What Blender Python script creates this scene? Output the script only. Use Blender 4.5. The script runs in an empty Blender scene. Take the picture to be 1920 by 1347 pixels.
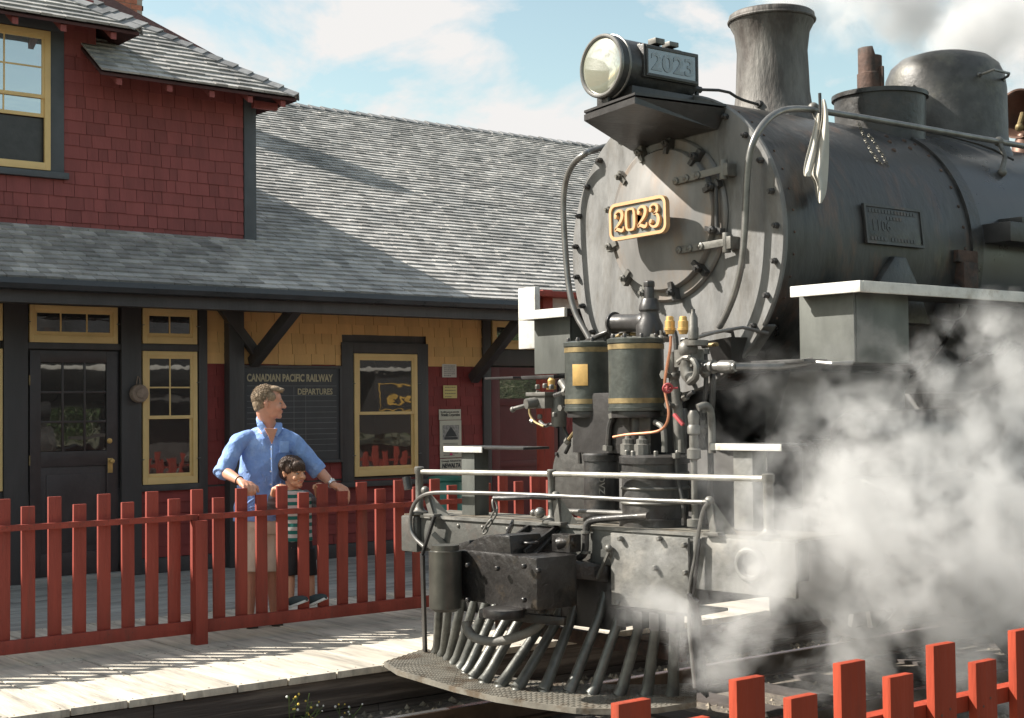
import bpy, bmesh, math, random
from mathutils import Vector, Matrix
random.seed(7)
S = bpy.context.scene
COL = S.collection
rad = math.radians

# ------------------------------------------------------------------ camera
CW, CH, CF = 1920.0, 1347.0, 2750.0
CX, CY = 960.0, 673.5
ROLL = 0.0105
PITCH = math.atan((764.0 - CY) / CF)
YAW = math.atan((4420.0 - CX) / CF)
F0 = Vector((math.cos(YAW), math.sin(YAW), 0)); R0 = Vector((math.sin(YAW), -math.cos(YAW), 0)); U0 = Vector((0, 0, 1))
FW = F0 * math.cos(PITCH) + U0 * math.sin(PITCH)
_U = -F0 * math.sin(PITCH) + U0 * math.cos(PITCH)
RT = R0 * math.cos(ROLL) - _U * math.sin(ROLL)
UP = _U * math.cos(ROLL) + R0 * math.sin(ROLL)
CAM = Vector((0, 0, 1.7))
cd = bpy.data.cameras.new('camera'); cam = bpy.data.objects.new('camera', cd); COL.objects.link(cam)
cd.sensor_width = 36; cd.lens = CF / CW * 36; cd.clip_end = 3000; cd.clip_start = 0.05
m = Matrix((RT, UP, -FW)).transposed().to_4x4(); m.translation = CAM
cam.matrix_world = m
S.camera = cam

def at(u, v, X=None, Y=None, Z=None, N=None, C=None):
    """world point on a known plane seen in direction (u, v) of the survey photograph"""
    d = FW + RT * ((u - CX) / CF) - UP * ((v - CY) / CF)
    if X is not None: t = (X - CAM.x) / d.x
    elif Y is not None: t = (Y - CAM.y) / d.y
    elif Z is not None: t = (Z - CAM.z) / d.z
    else: t = (C - CAM.dot(N)) / d.dot(N)
    return CAM + d * t
def depth(p): return (Vector(p) - CAM).dot(FW)
def m_of(px, p): return px * depth(p) / CF      # pixels -> metres at p

# ------------------------------------------------------------------ world, sun, exposure
SUN = Vector((-0.85, 0.80, 1.0)).normalized()
EL = math.asin(SUN.z); AZ = math.atan2(SUN.x, SUN.y)
W = bpy.data.worlds.new('World'); S.world = W; W.use_nodes = True
nt = W.node_tree; nt.nodes.clear()
def wn(t, **k):
    n = nt.nodes.new(t)
    for a, b in k.items(): setattr(n, a, b)
    return n
out = wn('ShaderNodeOutputWorld'); bg = wn('ShaderNodeBackground'); bg.inputs[1].default_value = 0.08
sky = wn('ShaderNodeTexSky', sky_type='NISHITA', sun_disc=False, sun_elevation=EL, sun_rotation=AZ)
sky.air_density = 1.0; sky.dust_density = 1.2; sky.ozone_density = 1.5
tc = wn('ShaderNodeTexCoord'); mp = wn('ShaderNodeMapping'); mp.inputs['Scale'].default_value = (1.0, 1.0, 1.9)
mp.inputs['Location'].default_value = (0.5, 0.2, 0.3)
n1 = wn('ShaderNodeTexNoise'); n1.inputs['Scale'].default_value = 7.5; n1.inputs['Detail'].default_value = 9; n1.inputs['Roughness'].default_value = 0.56; n1.inputs['Distortion'].default_value = 0.25
r1 = wn('ShaderNodeValToRGB'); r1.color_ramp.elements[0].position = 0.485; r1.color_ramp.elements[1].position = 0.60
mx = wn('ShaderNodeMixRGB'); mx.inputs[2].default_value = (5.3, 5.2, 5.1, 1)
tint = wn('ShaderNodeMixRGB', blend_type='MULTIPLY'); tint.inputs[0].default_value = 1; tint.inputs[2].default_value = (1.50, 1.40, 1.06, 1)
L = nt.links.new
L(tc.outputs['Generated'], mp.inputs[0]); L(mp.outputs[0], n1.inputs[0]); L(n1.outputs['Fac'], r1.inputs[0])
L(sky.outputs[0], tint.inputs[1]); L(tint.outputs[0], mx.inputs[1]); L(r1.outputs[0], mx.inputs[0]); L(mx.outputs[0], bg.inputs[0]); L(bg.outputs[0], out.inputs[0])
sd = bpy.data.lights.new('sun', 'SUN'); sd.energy = 5.0; sd.angle = rad(0.55); sd.color = (1.0, 0.945, 0.86)
sun = bpy.data.objects.new('sun', sd); COL.objects.link(sun)
sun.rotation_euler = SUN.to_track_quat('Z', 'Y').to_euler(); sun.location = (0, 0, 30)
S.view_settings.view_transform = 'Standard'; S.view_settings.look = 'None'; S.view_settings.exposure = 1.1; S.view_settings.gamma = 1
S.render.engine = 'CYCLES'
S.cycles.use_denoising = True
S.cycles.max_bounces = 8; S.cycles.diffuse_bounces = 6; S.cycles.glossy_bounces = 3; S.cycles.transmission_bounces = 4; S.cycles.transparent_max_bounces = 8
S.cycles.volume_bounces = 4

# ------------------------------------------------------------------ materials
MATS = {}
def mat(name, col, rough=0.7, metal=0.0, var=0.25, scale=6.0, bump=0.0, bscale=None, col2=None, mixs=None, mixt=(0.5, 0.62), island=0.0, streak=None, spec=0.5, coat=0.0, roughvar=0.0):
    """principled + noise variation; col2 = patches of a second colour; streak=(sx,sy,sz) stretches the noise"""
    if name in MATS: return MATS[name]
    M = bpy.data.materials.new(name); M.use_nodes = True; MATS[name] = M
    t = M.node_tree; N = t.nodes; l = t.links.new
    b = N['Principled BSDF']
    b.inputs['Roughness'].default_value = rough; b.inputs['Metallic'].default_value = metal
    b.inputs['Specular IOR Level'].default_value = spec; b.inputs['Coat Weight'].default_value = coat
    c = N.new('ShaderNodeTexCoord'); src = c.outputs['Object']
    mpn = N.new('ShaderNodeMapping'); l(src, mpn.inputs[0])
    if streak: mpn.inputs['Scale'].default_value = streak
    no = N.new('ShaderNodeTexNoise'); no.inputs['Scale'].default_value = scale; no.inputs['Detail'].default_value = 6; no.inputs['Roughness'].default_value = 0.6
    l(mpn.outputs[0], no.inputs[0])
    mr = N.new('ShaderNodeMapRange'); mr.inputs[1].default_value = 0.3; mr.inputs[2].default_value = 0.7; mr.inputs[3].default_value = 1 - var; mr.inputs[4].default_value = 1 + var
    l(no.outputs[0], mr.inputs[0])
    val = mr.outputs[0]
    if island:
        g = N.new('ShaderNodeNewGeometry'); mi = N.new('ShaderNodeMapRange'); mi.inputs[3].default_value = 1 - island; mi.inputs[4].default_value = 1 + island
        l(g.outputs['Random Per Island'], mi.inputs[0]); mm = N.new('ShaderNodeMath'); mm.operation = 'MULTIPLY'; l(val, mm.inputs[0]); l(mi.outputs[0], mm.inputs[1]); val = mm.outputs[0]
    base = N.new('ShaderNodeRGB'); base.outputs[0].default_value = (*col, 1); bc = base.outputs[0]
    if col2:
        n2 = N.new('ShaderNodeTexNoise'); n2.inputs['Scale'].default_value = mixs or scale * 0.5; n2.inputs['Detail'].default_value = 8; n2.inputs['Roughness'].default_value = 0.65
        l(mpn.outputs[0], n2.inputs[0]); rr = N.new('ShaderNodeMapRange'); rr.inputs[1].default_value = mixt[0]; rr.inputs[2].default_value = mixt[1]; l(n2.outputs[0], rr.inputs[0])
        mc = N.new('ShaderNodeMixRGB'); l(rr.outputs[0], mc.inputs[0]); l(bc, mc.inputs[1]); mc.inputs[2].default_value = (*col2, 1); bc = mc.outputs[0]
    vm = N.new('ShaderNodeVectorMath'); vm.operation = 'SCALE'; l(bc, vm.inputs[0]); l(val, vm.inputs['Scale']); l(vm.outputs[0], b.inputs['Base Color'])
    if roughvar:
        rv = N.new('ShaderNodeMapRange'); rv.inputs[1].default_value = 0.3; rv.inputs[2].default_value = 0.7; rv.inputs[3].default_value = max(0.05, rough - roughvar); rv.inputs[4].default_value = min(1, rough + roughvar)
        l(no.outputs[0], rv.inputs[0]); l(rv.outputs[0], b.inputs['Roughness'])
    if bump:
        nb = N.new('ShaderNodeTexNoise'); nb.inputs['Scale'].default_value = bscale or scale * 4; nb.inputs['Detail'].default_value = 5; l(mpn.outputs[0], nb.inputs[0])
        bp = N.new('ShaderNodeBump'); bp.inputs['Strength'].default_value = bump; bp.inputs['Distance'].default_value = 0.01; l(nb.outputs[0], bp.inputs['Height']); l(bp.outputs[0], b.inputs['Normal'])
    return M

fence_red = mat('barn_red_paint', (0.265, 0.042, 0.026), 0.62, var=0.20, scale=9, bump=0.6, bscale=45, col2=(0.17, 0.045, 0.030), mixs=7, mixt=(.56, .70), streak=(1, 1, 0.14))
wall_red = mat('dark_red_shingle_paint', (0.235, 0.060, 0.054), 0.75, var=0.14, scale=9, island=0.16, bump=0.2, bscale=60, streak=(1, 1, 0.2))
fence_near_m = mat('sunlit_barn_red_paint', (0.30, 0.042, 0.017), 0.75, var=0.20, scale=9, bump=0.6, bscale=45, col2=(0.20, 0.042, 0.022), mixs=7, mixt=(.56, .70), streak=(1, 1, 0.14), spec=.25)  # same barn red paint, sunlit orange put into the colour
nail_m = mat('rusty_nail_head', (.10, .05, .035), .7)
wall_red_low = mat('red_clapboard_paint', (0.20, 0.030, 0.026), 0.7, var=0.15, scale=5, island=0.12, bump=0.2, bscale=50, streak=(1, 1, 0.3))
cream_wall = mat('ochre_shingle_paint', (0.70, 0.42, 0.17), 0.75, var=0.08, scale=8, island=0.08, bump=0.2, bscale=60, streak=(1, 1, 0.2))
cream = mat('cream_yellow_paint', (0.74, 0.52, 0.23), 0.55, var=0.06, scale=5, bump=0.1, bscale=50)
trim_grey = mat('slate_grey_paint', (0.075, 0.082, 0.090), 0.6, var=0.12, scale=6, bump=0.15, bscale=40)
trim_black = mat('black_brown_paint', (0.054, 0.050, 0.050), 0.5, var=0.2, scale=6, bump=0.3, bscale=30, streak=(1, 1, 0.2))
door_black = mat('door_dark_paint', (0.050, 0.040, 0.040), 0.4, var=0.2, scale=6, bump=0.2, bscale=30)
door_red = mat('door_maroon_paint', (0.12, 0.024, 0.024), 0.5, var=0.12, scale=6, bump=0.15)
shingle = mat('weathered_cedar_shingle', (0.37, 0.355, 0.335), 0.66, var=0.22, scale=5, island=0.30, bump=0.5, bscale=50, col2=(0.25, 0.245, 0.235), mixs=0.9, mixt=(0.48, 0.66), spec=0.6)
shingle_cap = mat('ridge_shingle', (0.20, 0.20, 0.20), 0.7, var=0.3, scale=5, island=0.25, bump=0.4)
gutter_m = mat('gutter_metal', (0.035, 0.038, 0.042), 0.35, var=0.3, scale=3, roughvar=0.15)
soffit_m = mat('soffit_board', (0.06, 0.020, 0.018), 0.8)
brass = mat('brass', (0.62, 0.40, 0.15), 0.5, metal=0.6, var=0.15, scale=20)
brass_dull = mat('tarnished_brass', (0.26, 0.195, 0.095), 0.55, metal=0.5, var=0.4, scale=14)
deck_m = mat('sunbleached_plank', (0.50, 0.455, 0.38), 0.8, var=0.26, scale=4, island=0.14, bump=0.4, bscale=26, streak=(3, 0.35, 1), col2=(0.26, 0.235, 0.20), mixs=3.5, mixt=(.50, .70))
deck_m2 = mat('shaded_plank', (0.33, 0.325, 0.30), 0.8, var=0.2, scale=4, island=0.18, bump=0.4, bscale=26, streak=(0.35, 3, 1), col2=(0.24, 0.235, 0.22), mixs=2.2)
timber = mat('creosote_timber', (0.065, 0.052, 0.046), 0.75, var=0.45, scale=3, bump=0.9, bscale=14, streak=(0.25, 1, 5), col2=(0.12, 0.10, 0.085), mixs=3)
tie_m = mat('tie_timber', (0.06, 0.05, 0.045), 0.85, var=0.4, scale=4, bump=0.6)
rail_m = mat('rusty_rail', (0.10, 0.065, 0.045), 0.6, metal=0.4, var=0.3, scale=8)
rail_top = mat('polished_rail_top', (0.55, 0.56, 0.58), 0.25, metal=0.9, var=0.15)
gravel_m = mat('ballast', (0.17, 0.145, 0.115), 0.9, var=0.5, scale=60, bump=1.0, bscale=80, col2=(0.07, 0.06, 0.055), mixs=30)
stone_m = mat('ballast_stone', (0.25, 0.215, 0.165), 0.9, var=0.3, scale=10, island=0.5)
face_m = mat('graphite_smokebox_paint', (0.180, 0.179, 0.175), 0.6, metal=0.2, var=0.26, scale=5, bump=0.35, bscale=26, col2=(0.125, 0.117, 0.105), mixs=4.5, mixt=(0.46, 0.66), roughvar=0.12, streak=(1, 1.6, .5))
face_rust = mat('graphite_door_paint', (0.180, 0.176, 0.169), 0.55, metal=0.2, var=0.28, scale=5, bump=0.15, bscale=24, col2=(0.20, 0.155, 0.12), mixs=3.2, mixt=(0.5, 0.66), streak=(1, 1, 0.3))
steel_black = mat('sooty_black_steel', (0.045, 0.044, 0.043), 0.42, metal=0.1, var=0.5, scale=8, bump=0.35, bscale=30, col2=(0.06,0.052,0.045), mixs=7, mixt=(.52,.7), roughvar=0.15)
steel_dark = mat('oily_black_iron', (0.042, 0.040, 0.039), 0.38, metal=0.1, var=0.3, scale=7, bump=0.2)
steel_grey = mat('worn_grey_steel', (0.17, 0.165, 0.15), 0.5, metal=0.35, var=0.25, scale=5, bump=0.25, bscale=22, col2=(0.09, 0.085, 0.075), mixs=5)
boiler_m = mat('sooty_boiler', (0.050, 0.048, 0.046), 0.42, metal=0.15, var=0.55, scale=5.0, bump=0.5, bscale=18, col2=(0.12, 0.070, 0.048), mixs=4.5, mixt=(0.54, 0.72), streak=(1, 1, 0.35), roughvar=0.15)
jacket_m = mat('boiler_jacket', (0.070, 0.070, 0.072), 0.35, metal=0.2, var=0.25, scale=2.0, bump=0.1, bscale=8, roughvar=0.12)
stack_m = mat('scorched_stack_iron', (0.125, 0.118, 0.108), 0.62, metal=0.25, var=0.4, scale=9, bump=0.8, bscale=30, col2=(0.065, 0.056, 0.05), mixs=5, mixt=(0.45, 0.62), streak=(1, 1, 0.3))
dome_m = mat('dome_steel', (0.075, 0.073, 0.070), 0.5, metal=0.3, var=0.4, scale=6, bump=0.35, col2=(0.11, 0.105, 0.09), mixs=4)
rust_m = mat('rusted_iron', (0.085, 0.05, 0.038), 0.75, metal=0.2, var=0.4, scale=12, bump=0.5, bscale=40, col2=(0.05, 0.04, 0.035), mixs=9)
pipe_m = mat('handrail_steel', (0.20, 0.195, 0.185), 0.35, metal=0.6, var=0.25, scale=12)
rail_paint = mat('worn_pilot_rail', (0.40, 0.385, 0.34), 0.42, metal=0.45, var=0.3, scale=8, bump=0.2, bscale=30)
white_p = mat('white_board_paint', (0.60, 0.585, 0.54), 0.6, var=0.14, scale=8, bump=0.4, col2=(0.42, 0.38, 0.32), mixs=7, mixt=(.55, .72))
panel_m = mat('grey_bracket_panel', (0.105, 0.110, 0.100), 0.55, metal=0.2, var=0.3, scale=5, bump=0.2, bscale=20, streak=(1, 1, 0.4))
pump_m = mat('pump_olive_jacket', (0.075, 0.082, 0.074), 0.42, metal=0.35, var=0.35, scale=7, bump=0.3)
beam_m = mat('bumper_beam_steel', (0.10, 0.10, 0.092), 0.5, metal=0.3, var=0.3, scale=4, bump=0.4, bscale=26, col2=(0.11, 0.10, 0.09), mixs=6)
plate_m = mat('light_bumper_plate', (0.155, 0.153, 0.143), 0.55, metal=0.25, var=0.35, scale=7, bump=0.4, bscale=26, col2=(0.22, 0.21, 0.19), mixs=5)
tread_m = mat('diamond_tread', (0.20, 0.185, 0.155), 0.6, metal=0.3, var=0.25, scale=6, bump=0.3, col2=(0.13, 0.10, 0.07), mixs=5)
copper_m = mat('copper', (0.52, 0.24, 0.14), 0.42, metal=0.6, var=0.15, scale=12)
redvalve = mat('red_valve_paint', (0.34, 0.05, 0.055), 0.6, var=0.1)
rubber = mat('hose_rubber', (0.14, 0.135, 0.12), 0.6, var=0.3, scale=12, bump=0.3)
gold_m = mat('gold_letter_paint', (0.62, 0.38, 0.20), 0.45, metal=0.2, var=0.06)
np_bg = mat('number_plate_grey', (0.16, 0.175, 0.17), 0.5, metal=0.2, var=0.1)
letter_m = mat('faded_gold_lettering', (0.44, 0.38, 0.25), 0.6, var=0.15, scale=20)
line_m = mat('chalk_grey_lines', (0.19, 0.19, 0.19), 0.7, var=0.1)
board_m = mat('slate_board', (0.055, 0.056, 0.060), 0.6, var=0.15, scale=6)
paper_w = mat('paper_notice', (0.62, 0.58, 0.52), 0.8, var=0.05)
paper_y = mat('yellow_notice', (0.62, 0.50, 0.20), 0.7, var=0.05)
paper_c = mat('poster_paper', (0.55, 0.52, 0.42), 0.7, var=0.05)
ink = mat('print_ink', (0.05, 0.05, 0.05), 0.7)
photo_grey = mat('poster_photo_grey', (0.28, 0.27, 0.25), 0.6, var=0.5, scale=40)
brick_m = mat('chimney_brick', (0.42, 0.15, 0.09), 0.85, var=0.25, scale=9, bump=0.5)
mortar_m = mat('mortar', (0.35, 0.31, 0.27), 0.9)
green_m = mat('green_barrel_paint', (0.03, 0.16, 0.12), 0.4, var=0.15)
flag_m = mat('pale_signal_cloth', (0.46, 0.43, 0.37), 0.7, var=0.12, scale=5, bump=0.2)
cab_m = mat('cab_black', (0.05, 0.05, 0.05), 0.4, var=0.2)
bell_m = mat('bell_bronze', (0.13, 0.075, 0.055), 0.5, metal=0.5, var=0.3, scale=8)

def glass_mat(name, col, gl=0.25, rough=0.02):
    M = bpy.data.materials.new(name); M.use_nodes = True; MATS[name] = M
    t = M.node_tree; N = t.nodes; l = t.links.new
    b = N['Principled BSDF']; b.inputs['Base Color'].default_value = (*col, 1); b.inputs['Roughness'].default_value = 0.25
    g = N.new('ShaderNodeBsdfGlossy'); g.inputs['Roughness'].default_value = rough
    mxs = N.new('ShaderNodeMixShader'); mxs.inputs[0].default_value = gl
    l(b.outputs[0], mxs.inputs[1]); l(g.outputs[0], mxs.inputs[2]); l(mxs.outputs[0], N['Material Output'].inputs[0])
    nz = N.new('ShaderNodeTexNoise'); nz.inputs['Scale'].default_value = 2.2; bp = N.new('ShaderNodeBump'); bp.inputs['Strength'].default_value = 0.06; bp.inputs['Distance'].default_value = 0.02
    l(nz.outputs[0], bp.inputs['Height'])
    if 'headlamp' not in name: l(bp.outputs[0], g.inputs['Normal'])
    return M
pane_dark = glass_mat('dark_window_glass', (0.012, 0.012, 0.013), 0.15)
pane_sky = glass_mat('sky_tinted_glass', (0.22, 0.27, 0.31), 0.5)  # pale blue base colour stands in for reflected sky
lens_m = glass_mat('headlamp_glass', (0.30, 0.31, 0.24), 0.38, 0.06)
numglass = glass_mat('number_glass', (0.10, 0.125, 0.145), 0.15, 0.15)

# ------------------------------------------------------------------ mesh helpers
class MB:
    def __init__(s): s.v = []; s.f = []; s.mi = []; s.cur = 0; s.st = []
    def add(s, vs, fs):
        s.st.append((len(s.v), len(s.f))); o = len(s.v); s.v += [tuple(p) for p in vs]; s.f += [[i + o for i in f] for f in fs]; s.mi += [s.cur] * len(fs)
        return s
    def box(s, x0, x1, y0, y1, z0, z1):
        return s.add([(x0, y0, z0), (x1, y0, z0), (x1, y1, z0), (x0, y1, z0), (x0, y0, z1), (x1, y0, z1), (x1, y1, z1), (x0, y1, z1)],
                     [(0, 3, 2, 1), (4, 5, 6, 7), (0, 1, 5, 4), (1, 2, 6, 5), (2, 3, 7, 6), (3, 0, 4, 7)])
    def obox(s, c, ax, ay, az, hx, hy, hz):
        c = Vector(c); ax = Vector(ax).normalized() * hx; ay = Vector(ay).normalized() * hy; az = Vector(az).normalized() * hz
        P = [c + ax * i + ay * j + az * k for k in (-1, 1) for i, j in ((-1, -1), (1, -1), (1, 1), (-1, 1))]
        return s.add(P, [(0, 3, 2, 1), (4, 5, 6, 7), (0, 1, 5, 4), (1, 2, 6, 5), (2, 3, 7, 6), (3, 0, 4, 7)])
    def bar(s, a, b, w, h, up=(0, 0, 1)):
        a = Vector(a); b = Vector(b); d = (b - a); u = Vector(up); sd_ = d.cross(u).normalized(); u2 = sd_.cross(d).normalized()
        return s.obox((a + b) / 2, d, sd_, u2, d.length / 2, w / 2, h / 2)
    def tube(s, pts, r, n=12, cap=True, smooth=0):
        pts = [Vector(p) for p in pts]
        if smooth:
            for _ in range(smooth):
                q = [pts[0]]
                for a, b in zip(pts[:-1], pts[1:]): q += [a * 0.75 + b * 0.25, a * 0.25 + b * 0.75]
                q.append(pts[-1]); pts = q
        rs = r if isinstance(r, (list, tuple)) else [r] * len(pts)
        if len(rs) != len(pts): rs = [rs[0] + (rs[-1] - rs[0]) * i / (len(pts) - 1) for i in range(len(pts))]
        t0 = (pts[1] - pts[0]).normalized(); ref = Vector((0, 0, 1)) if abs(t0.z) < 0.9 else Vector((0, 1, 0))
        nx = t0.cross(ref).normalized(); V = []; 
        for i, p in enumerate(pts):
            if i == 0: t = t0
            elif i == len(pts) - 1: t = (pts[i] - pts[i - 1]).normalized()
            else: t = ((pts[i + 1] - p).normalized() + (p - pts[i - 1]).normalized()); t = t.normalized() if t.length > 1e-6 else (pts[i + 1] - p).normalized()
            nx = (nx - t * nx.dot(t)).normalized(); ny = t.cross(nx)
            for k in range(n):
                a = 2 * math.pi * k / n; V.append(p + (nx * math.cos(a) + ny * math.sin(a)) * rs[i])
        F = []
        for i in range(len(pts) - 1):
            for k in range(n): F.append((i * n + k, i * n + (k + 1) % n, (i + 1) * n + (k + 1) % n, (i + 1) * n + k))
        if cap: F.append(tuple(range(n - 1, -1, -1))); F.append(tuple(range((len(pts) - 1) * n, len(pts) * n)))
        return s.add(V, F)
    def lathe(s, c, axis, prof, n=48, cap=True, ref=None):
        """prof = [(along, radius)...]"""
        c = Vector(c); ax = Vector(axis).normalized(); rf = Vector(ref) if ref else (Vector((0, 0, 1)) if abs(ax.z) < 0.9 else Vector((1, 0, 0)))
        nx = ax.cross(rf).normalized(); ny = ax.cross(nx).normalized()
        V = []
        for a, r in prof:
            for k in range(n):
                t = 2 * math.pi * k / n; V.append(c + ax * a + (nx * math.cos(t) + ny * math.sin(t)) * max(r, 1e-4))
        F = []
        for i in range(len(prof) - 1):
            for k in range(n): F.append((i * n + k, i * n + (k + 1) % n, (i + 1) * n + (k + 1) % n, (i + 1) * n + k))
        if cap: F.append(tuple(range(n - 1, -1, -1))); F.append(tuple(range((len(prof) - 1) * n, len(prof) * n)))
        return s.add(V, F)
    def cyl(s, a, b, r, n=24):
        a = Vector(a); b = Vector(b); return s.lathe(a, b - a, [(0, r), ((b - a).length, r)], n)
    def bolt(s, p, d, r=0.016, h=0.02, n=6):
        p = Vector(p); d = Vector(d).normalized(); return s.lathe(p, d, [(0, r), (h, r), (h * 1.25, r * 0.7)], n)
    def rivet(s, p, d, r=0.014, n=8):
        p = Vector(p); return s.lathe(p, Vector(d), [(0, r), (r * 0.45, r * 0.85), (r * 0.75, r * 0.4)], n)
    def sphere(s, c, r, n=16, m_=10, sc=(1, 1, 1), M=None):
        c = Vector(c); V = [];
        for i in range(m_ + 1):
            ph = math.pi * i / m_
            for k in range(n):
                t = 2 * math.pi * k / n; p = Vector((math.sin(ph) * math.cos(t) * sc[0], math.sin(ph) * math.sin(t) * sc[1], math.cos(ph) * sc[2])) * r
                V.append(c + (M @ p if M else p))
        F = [(i * n + k, (i + 1) * n + k, (i + 1) * n + (k + 1) % n, i * n + (k + 1) % n) for i in range(m_) for k in range(n)]
        return s.add(V, F)
    def prism(s, poly, ext):
        """poly = list of 3D points, extruded by vector ext"""
        n = len(poly); e = Vector(ext); P = [Vector(p) for p in poly]
        V = P + [p + e for p in P]
        return s.add(V, [tuple(range(n)), tuple(range(2 * n - 1, n - 1, -1))] + [(i, (i + 1) % n, n + (i + 1) % n, n + i) for i in range(n)])
    def torus(s, c, axis, R, r, n=40, m_=10):
        c = Vector(c); ax = Vector(axis).normalized(); rf = Vector((0, 0, 1)) if abs(ax.z) < 0.9 else Vector((1, 0, 0)); nx = ax.cross(rf).normalized(); ny = ax.cross(nx)
        V = [];
        for i in range(n):
            t = 2 * math.pi * i / n; d = nx * math.cos(t) + ny * math.sin(t)
            for k in range(m_):
                a = 2 * math.pi * k / m_; V.append(c + d * (R + r * math.cos(a)) + ax * (r * math.sin(a)))
        return s.add(V, [(i * m_ + k, ((i + 1) % n) * m_ + k, ((i + 1) % n) * m_ + (k + 1) % m_, i * m_ + (k + 1) % m_) for i in range(n) for k in range(m_)])
    def split(s, k, name, material, parent, **kw):
        """every k consecutive shapes become one part of their own"""
        out = []
        for i in range(0, len(s.st), k):
            v0, f0 = s.st[i]; v1, f1 = s.st[i + k] if i + k < len(s.st) else (len(s.v), len(s.f))
            q = MB(); q.v = s.v[v0:v1]; q.f = [[a - v0 for a in f] for f in s.f[f0:f1]]; q.mi = [0] * len(q.f)
            out.append(q.build(name, material, parent, **kw))
        return out
    def build(s, name, material, parent=None, bev=0, smooth=35, label=None, loc=None):
        me = bpy.data.meshes.new(name); root = parent; off = Vector((0, 0, 0))
        while root is not None: off += root.location; root = root.parent
        if loc is not None: off = Vector(loc)
        me.from_pydata([(Vector(p) - off)[:] for p in s.v], [], s.f)
        mats = material if isinstance(material, (list, tuple)) else [material]
        for q in mats: me.materials.append(q)
        if len(mats) > 1: me.polygons.foreach_set('material_index', s.mi)
        bm = bmesh.new(); bm.from_mesh(me)
        bmesh.ops.recalc_face_normals(bm, faces=bm.faces)
        if bev:
            ed = [e for e in bm.edges if len(e.link_faces) == 2 and e.calc_face_angle(0) > 0.6]
            bmesh.ops.bevel(bm, geom=ed, offset=bev, segments=2, affect='EDGES', profile=0.6, clamp_overlap=True)
        bm.to_mesh(me); bm.free()
        if smooth:
            me.polygons.foreach_set('use_smooth', [True] * len(me.polygons)); me.set_sharp_from_angle(angle=rad(smooth))
        o = bpy.data.objects.new(name, me); COL.objects.link(o)
        if parent is not None: o.parent = parent
        elif loc is not None: o.location = loc
        if label: o['label'] = label
        return o
def thing(name, label, cat, loc, group=None):
    o = bpy.data.objects.new(name, None); COL.objects.link(o); o.location = loc; o.empty_display_size = 0.2
    o['label'] = label; o['category'] = cat
    if group: o['group'] = group
    return o
def tag(o, label, cat, group=None, kind=None):
    o['label'] = label; o['category'] = cat
    if group: o['group'] = group
    if kind: o['kind'] = kind
    return o
def struct(o, label=None, cat=None):
    o['kind'] = 'structure'
    if label: o['label'] = label; o['category'] = cat
    return o

def text_into(mb, txt, origin, ax, ay, size, width=None, depth_=0.002, align='LEFT', cond=1.0, res=3, bold=0.0, shear=0.0):
    """letters as flat extruded shapes on the plane (origin, ax, ay)"""
    c = bpy.data.curves.new('tmp', 'FONT'); c.body = txt; c.size = size; c.align_x = align; c.resolution_u = res; c.extrude = depth_; c.offset = bold; c.shear = shear
    o = bpy.data.objects.new('tmp', c); COL.objects.link(o)
    me = o.to_mesh(); ax = Vector(ax).normalized(); ay = Vector(ay).normalized(); nz = ax.cross(ay)
    xs = [v.co.x for v in me.vertices]; sc = cond
    if width and xs: sc = width / (max(xs) - min(xs))
    mb.add([Vector(origin) + ax * (v.co.x * sc) + ay * v.co.y + nz * v.co.z for v in me.vertices], [tuple(p.vertices) for p in me.polygons])
    o.to_mesh_clear(); bpy.data.objects.remove(o); bpy.data.curves.remove(c)

def shingles(mb, O, U, V, vrows, urange, expo, wmin, wmax, t=0.012, holes=(), jit=0.004, over=1.25, rnd=random):
    """courses of overlapping shingles on plane O + U*u + V*v; urange(v)->(u0,u1)"""
    O = Vector(O); U = Vector(U).normalized(); V = Vector(V).normalized(); Nn = U.cross(V).normalized()
    for r in range(vrows):
        v0 = r * expo; rng = urange(v0 + expo * 0.5)
        if rng is None: continue
        segs = [rng]
        for (hu0, hu1, hv0, hv1) in holes:
            if v0 + expo * 0.9 > hv0 and v0 + expo * 0.1 < hv1:
                ns = []
                for a, b in segs:
                    if hu1 <= a or hu0 >= b: ns.append((a, b))
                    else:
                        if hu0 > a: ns.append((a, hu0))
                        if hu1 < b: ns.append((hu1, b))
                segs = ns
        for a, b in segs:
            u = a
            while u < b - 0.01:
                w = rnd.uniform(wmin, wmax); e = min(u + w, b)
                if b - e < wmin * 0.4: e = b
                j = rnd.uniform(-jit, jit); tt = t * rnd.uniform(0.85, 1.25); g = 0.0025
                p = [O + U * (u + g) + V * (v0 + j) + Nn * 0.0, O + U * (e - g) + V * (v0 + j) + Nn * 0.0,
                     O + U * (e - g) + V * (v0 + j) + Nn * tt, O + U * (u + g) + V * (v0 + j) + Nn * tt,
                     O + U * (e - g) + V * (v0 + expo * over) + Nn * 0.001, O + U * (u + g) + V * (v0 + expo * over) + Nn * 0.001]
                mb.add(p, [(0, 1, 2, 3), (3, 2, 4, 5), (0, 3, 5), (1, 4, 2)])
                u = e

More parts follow.
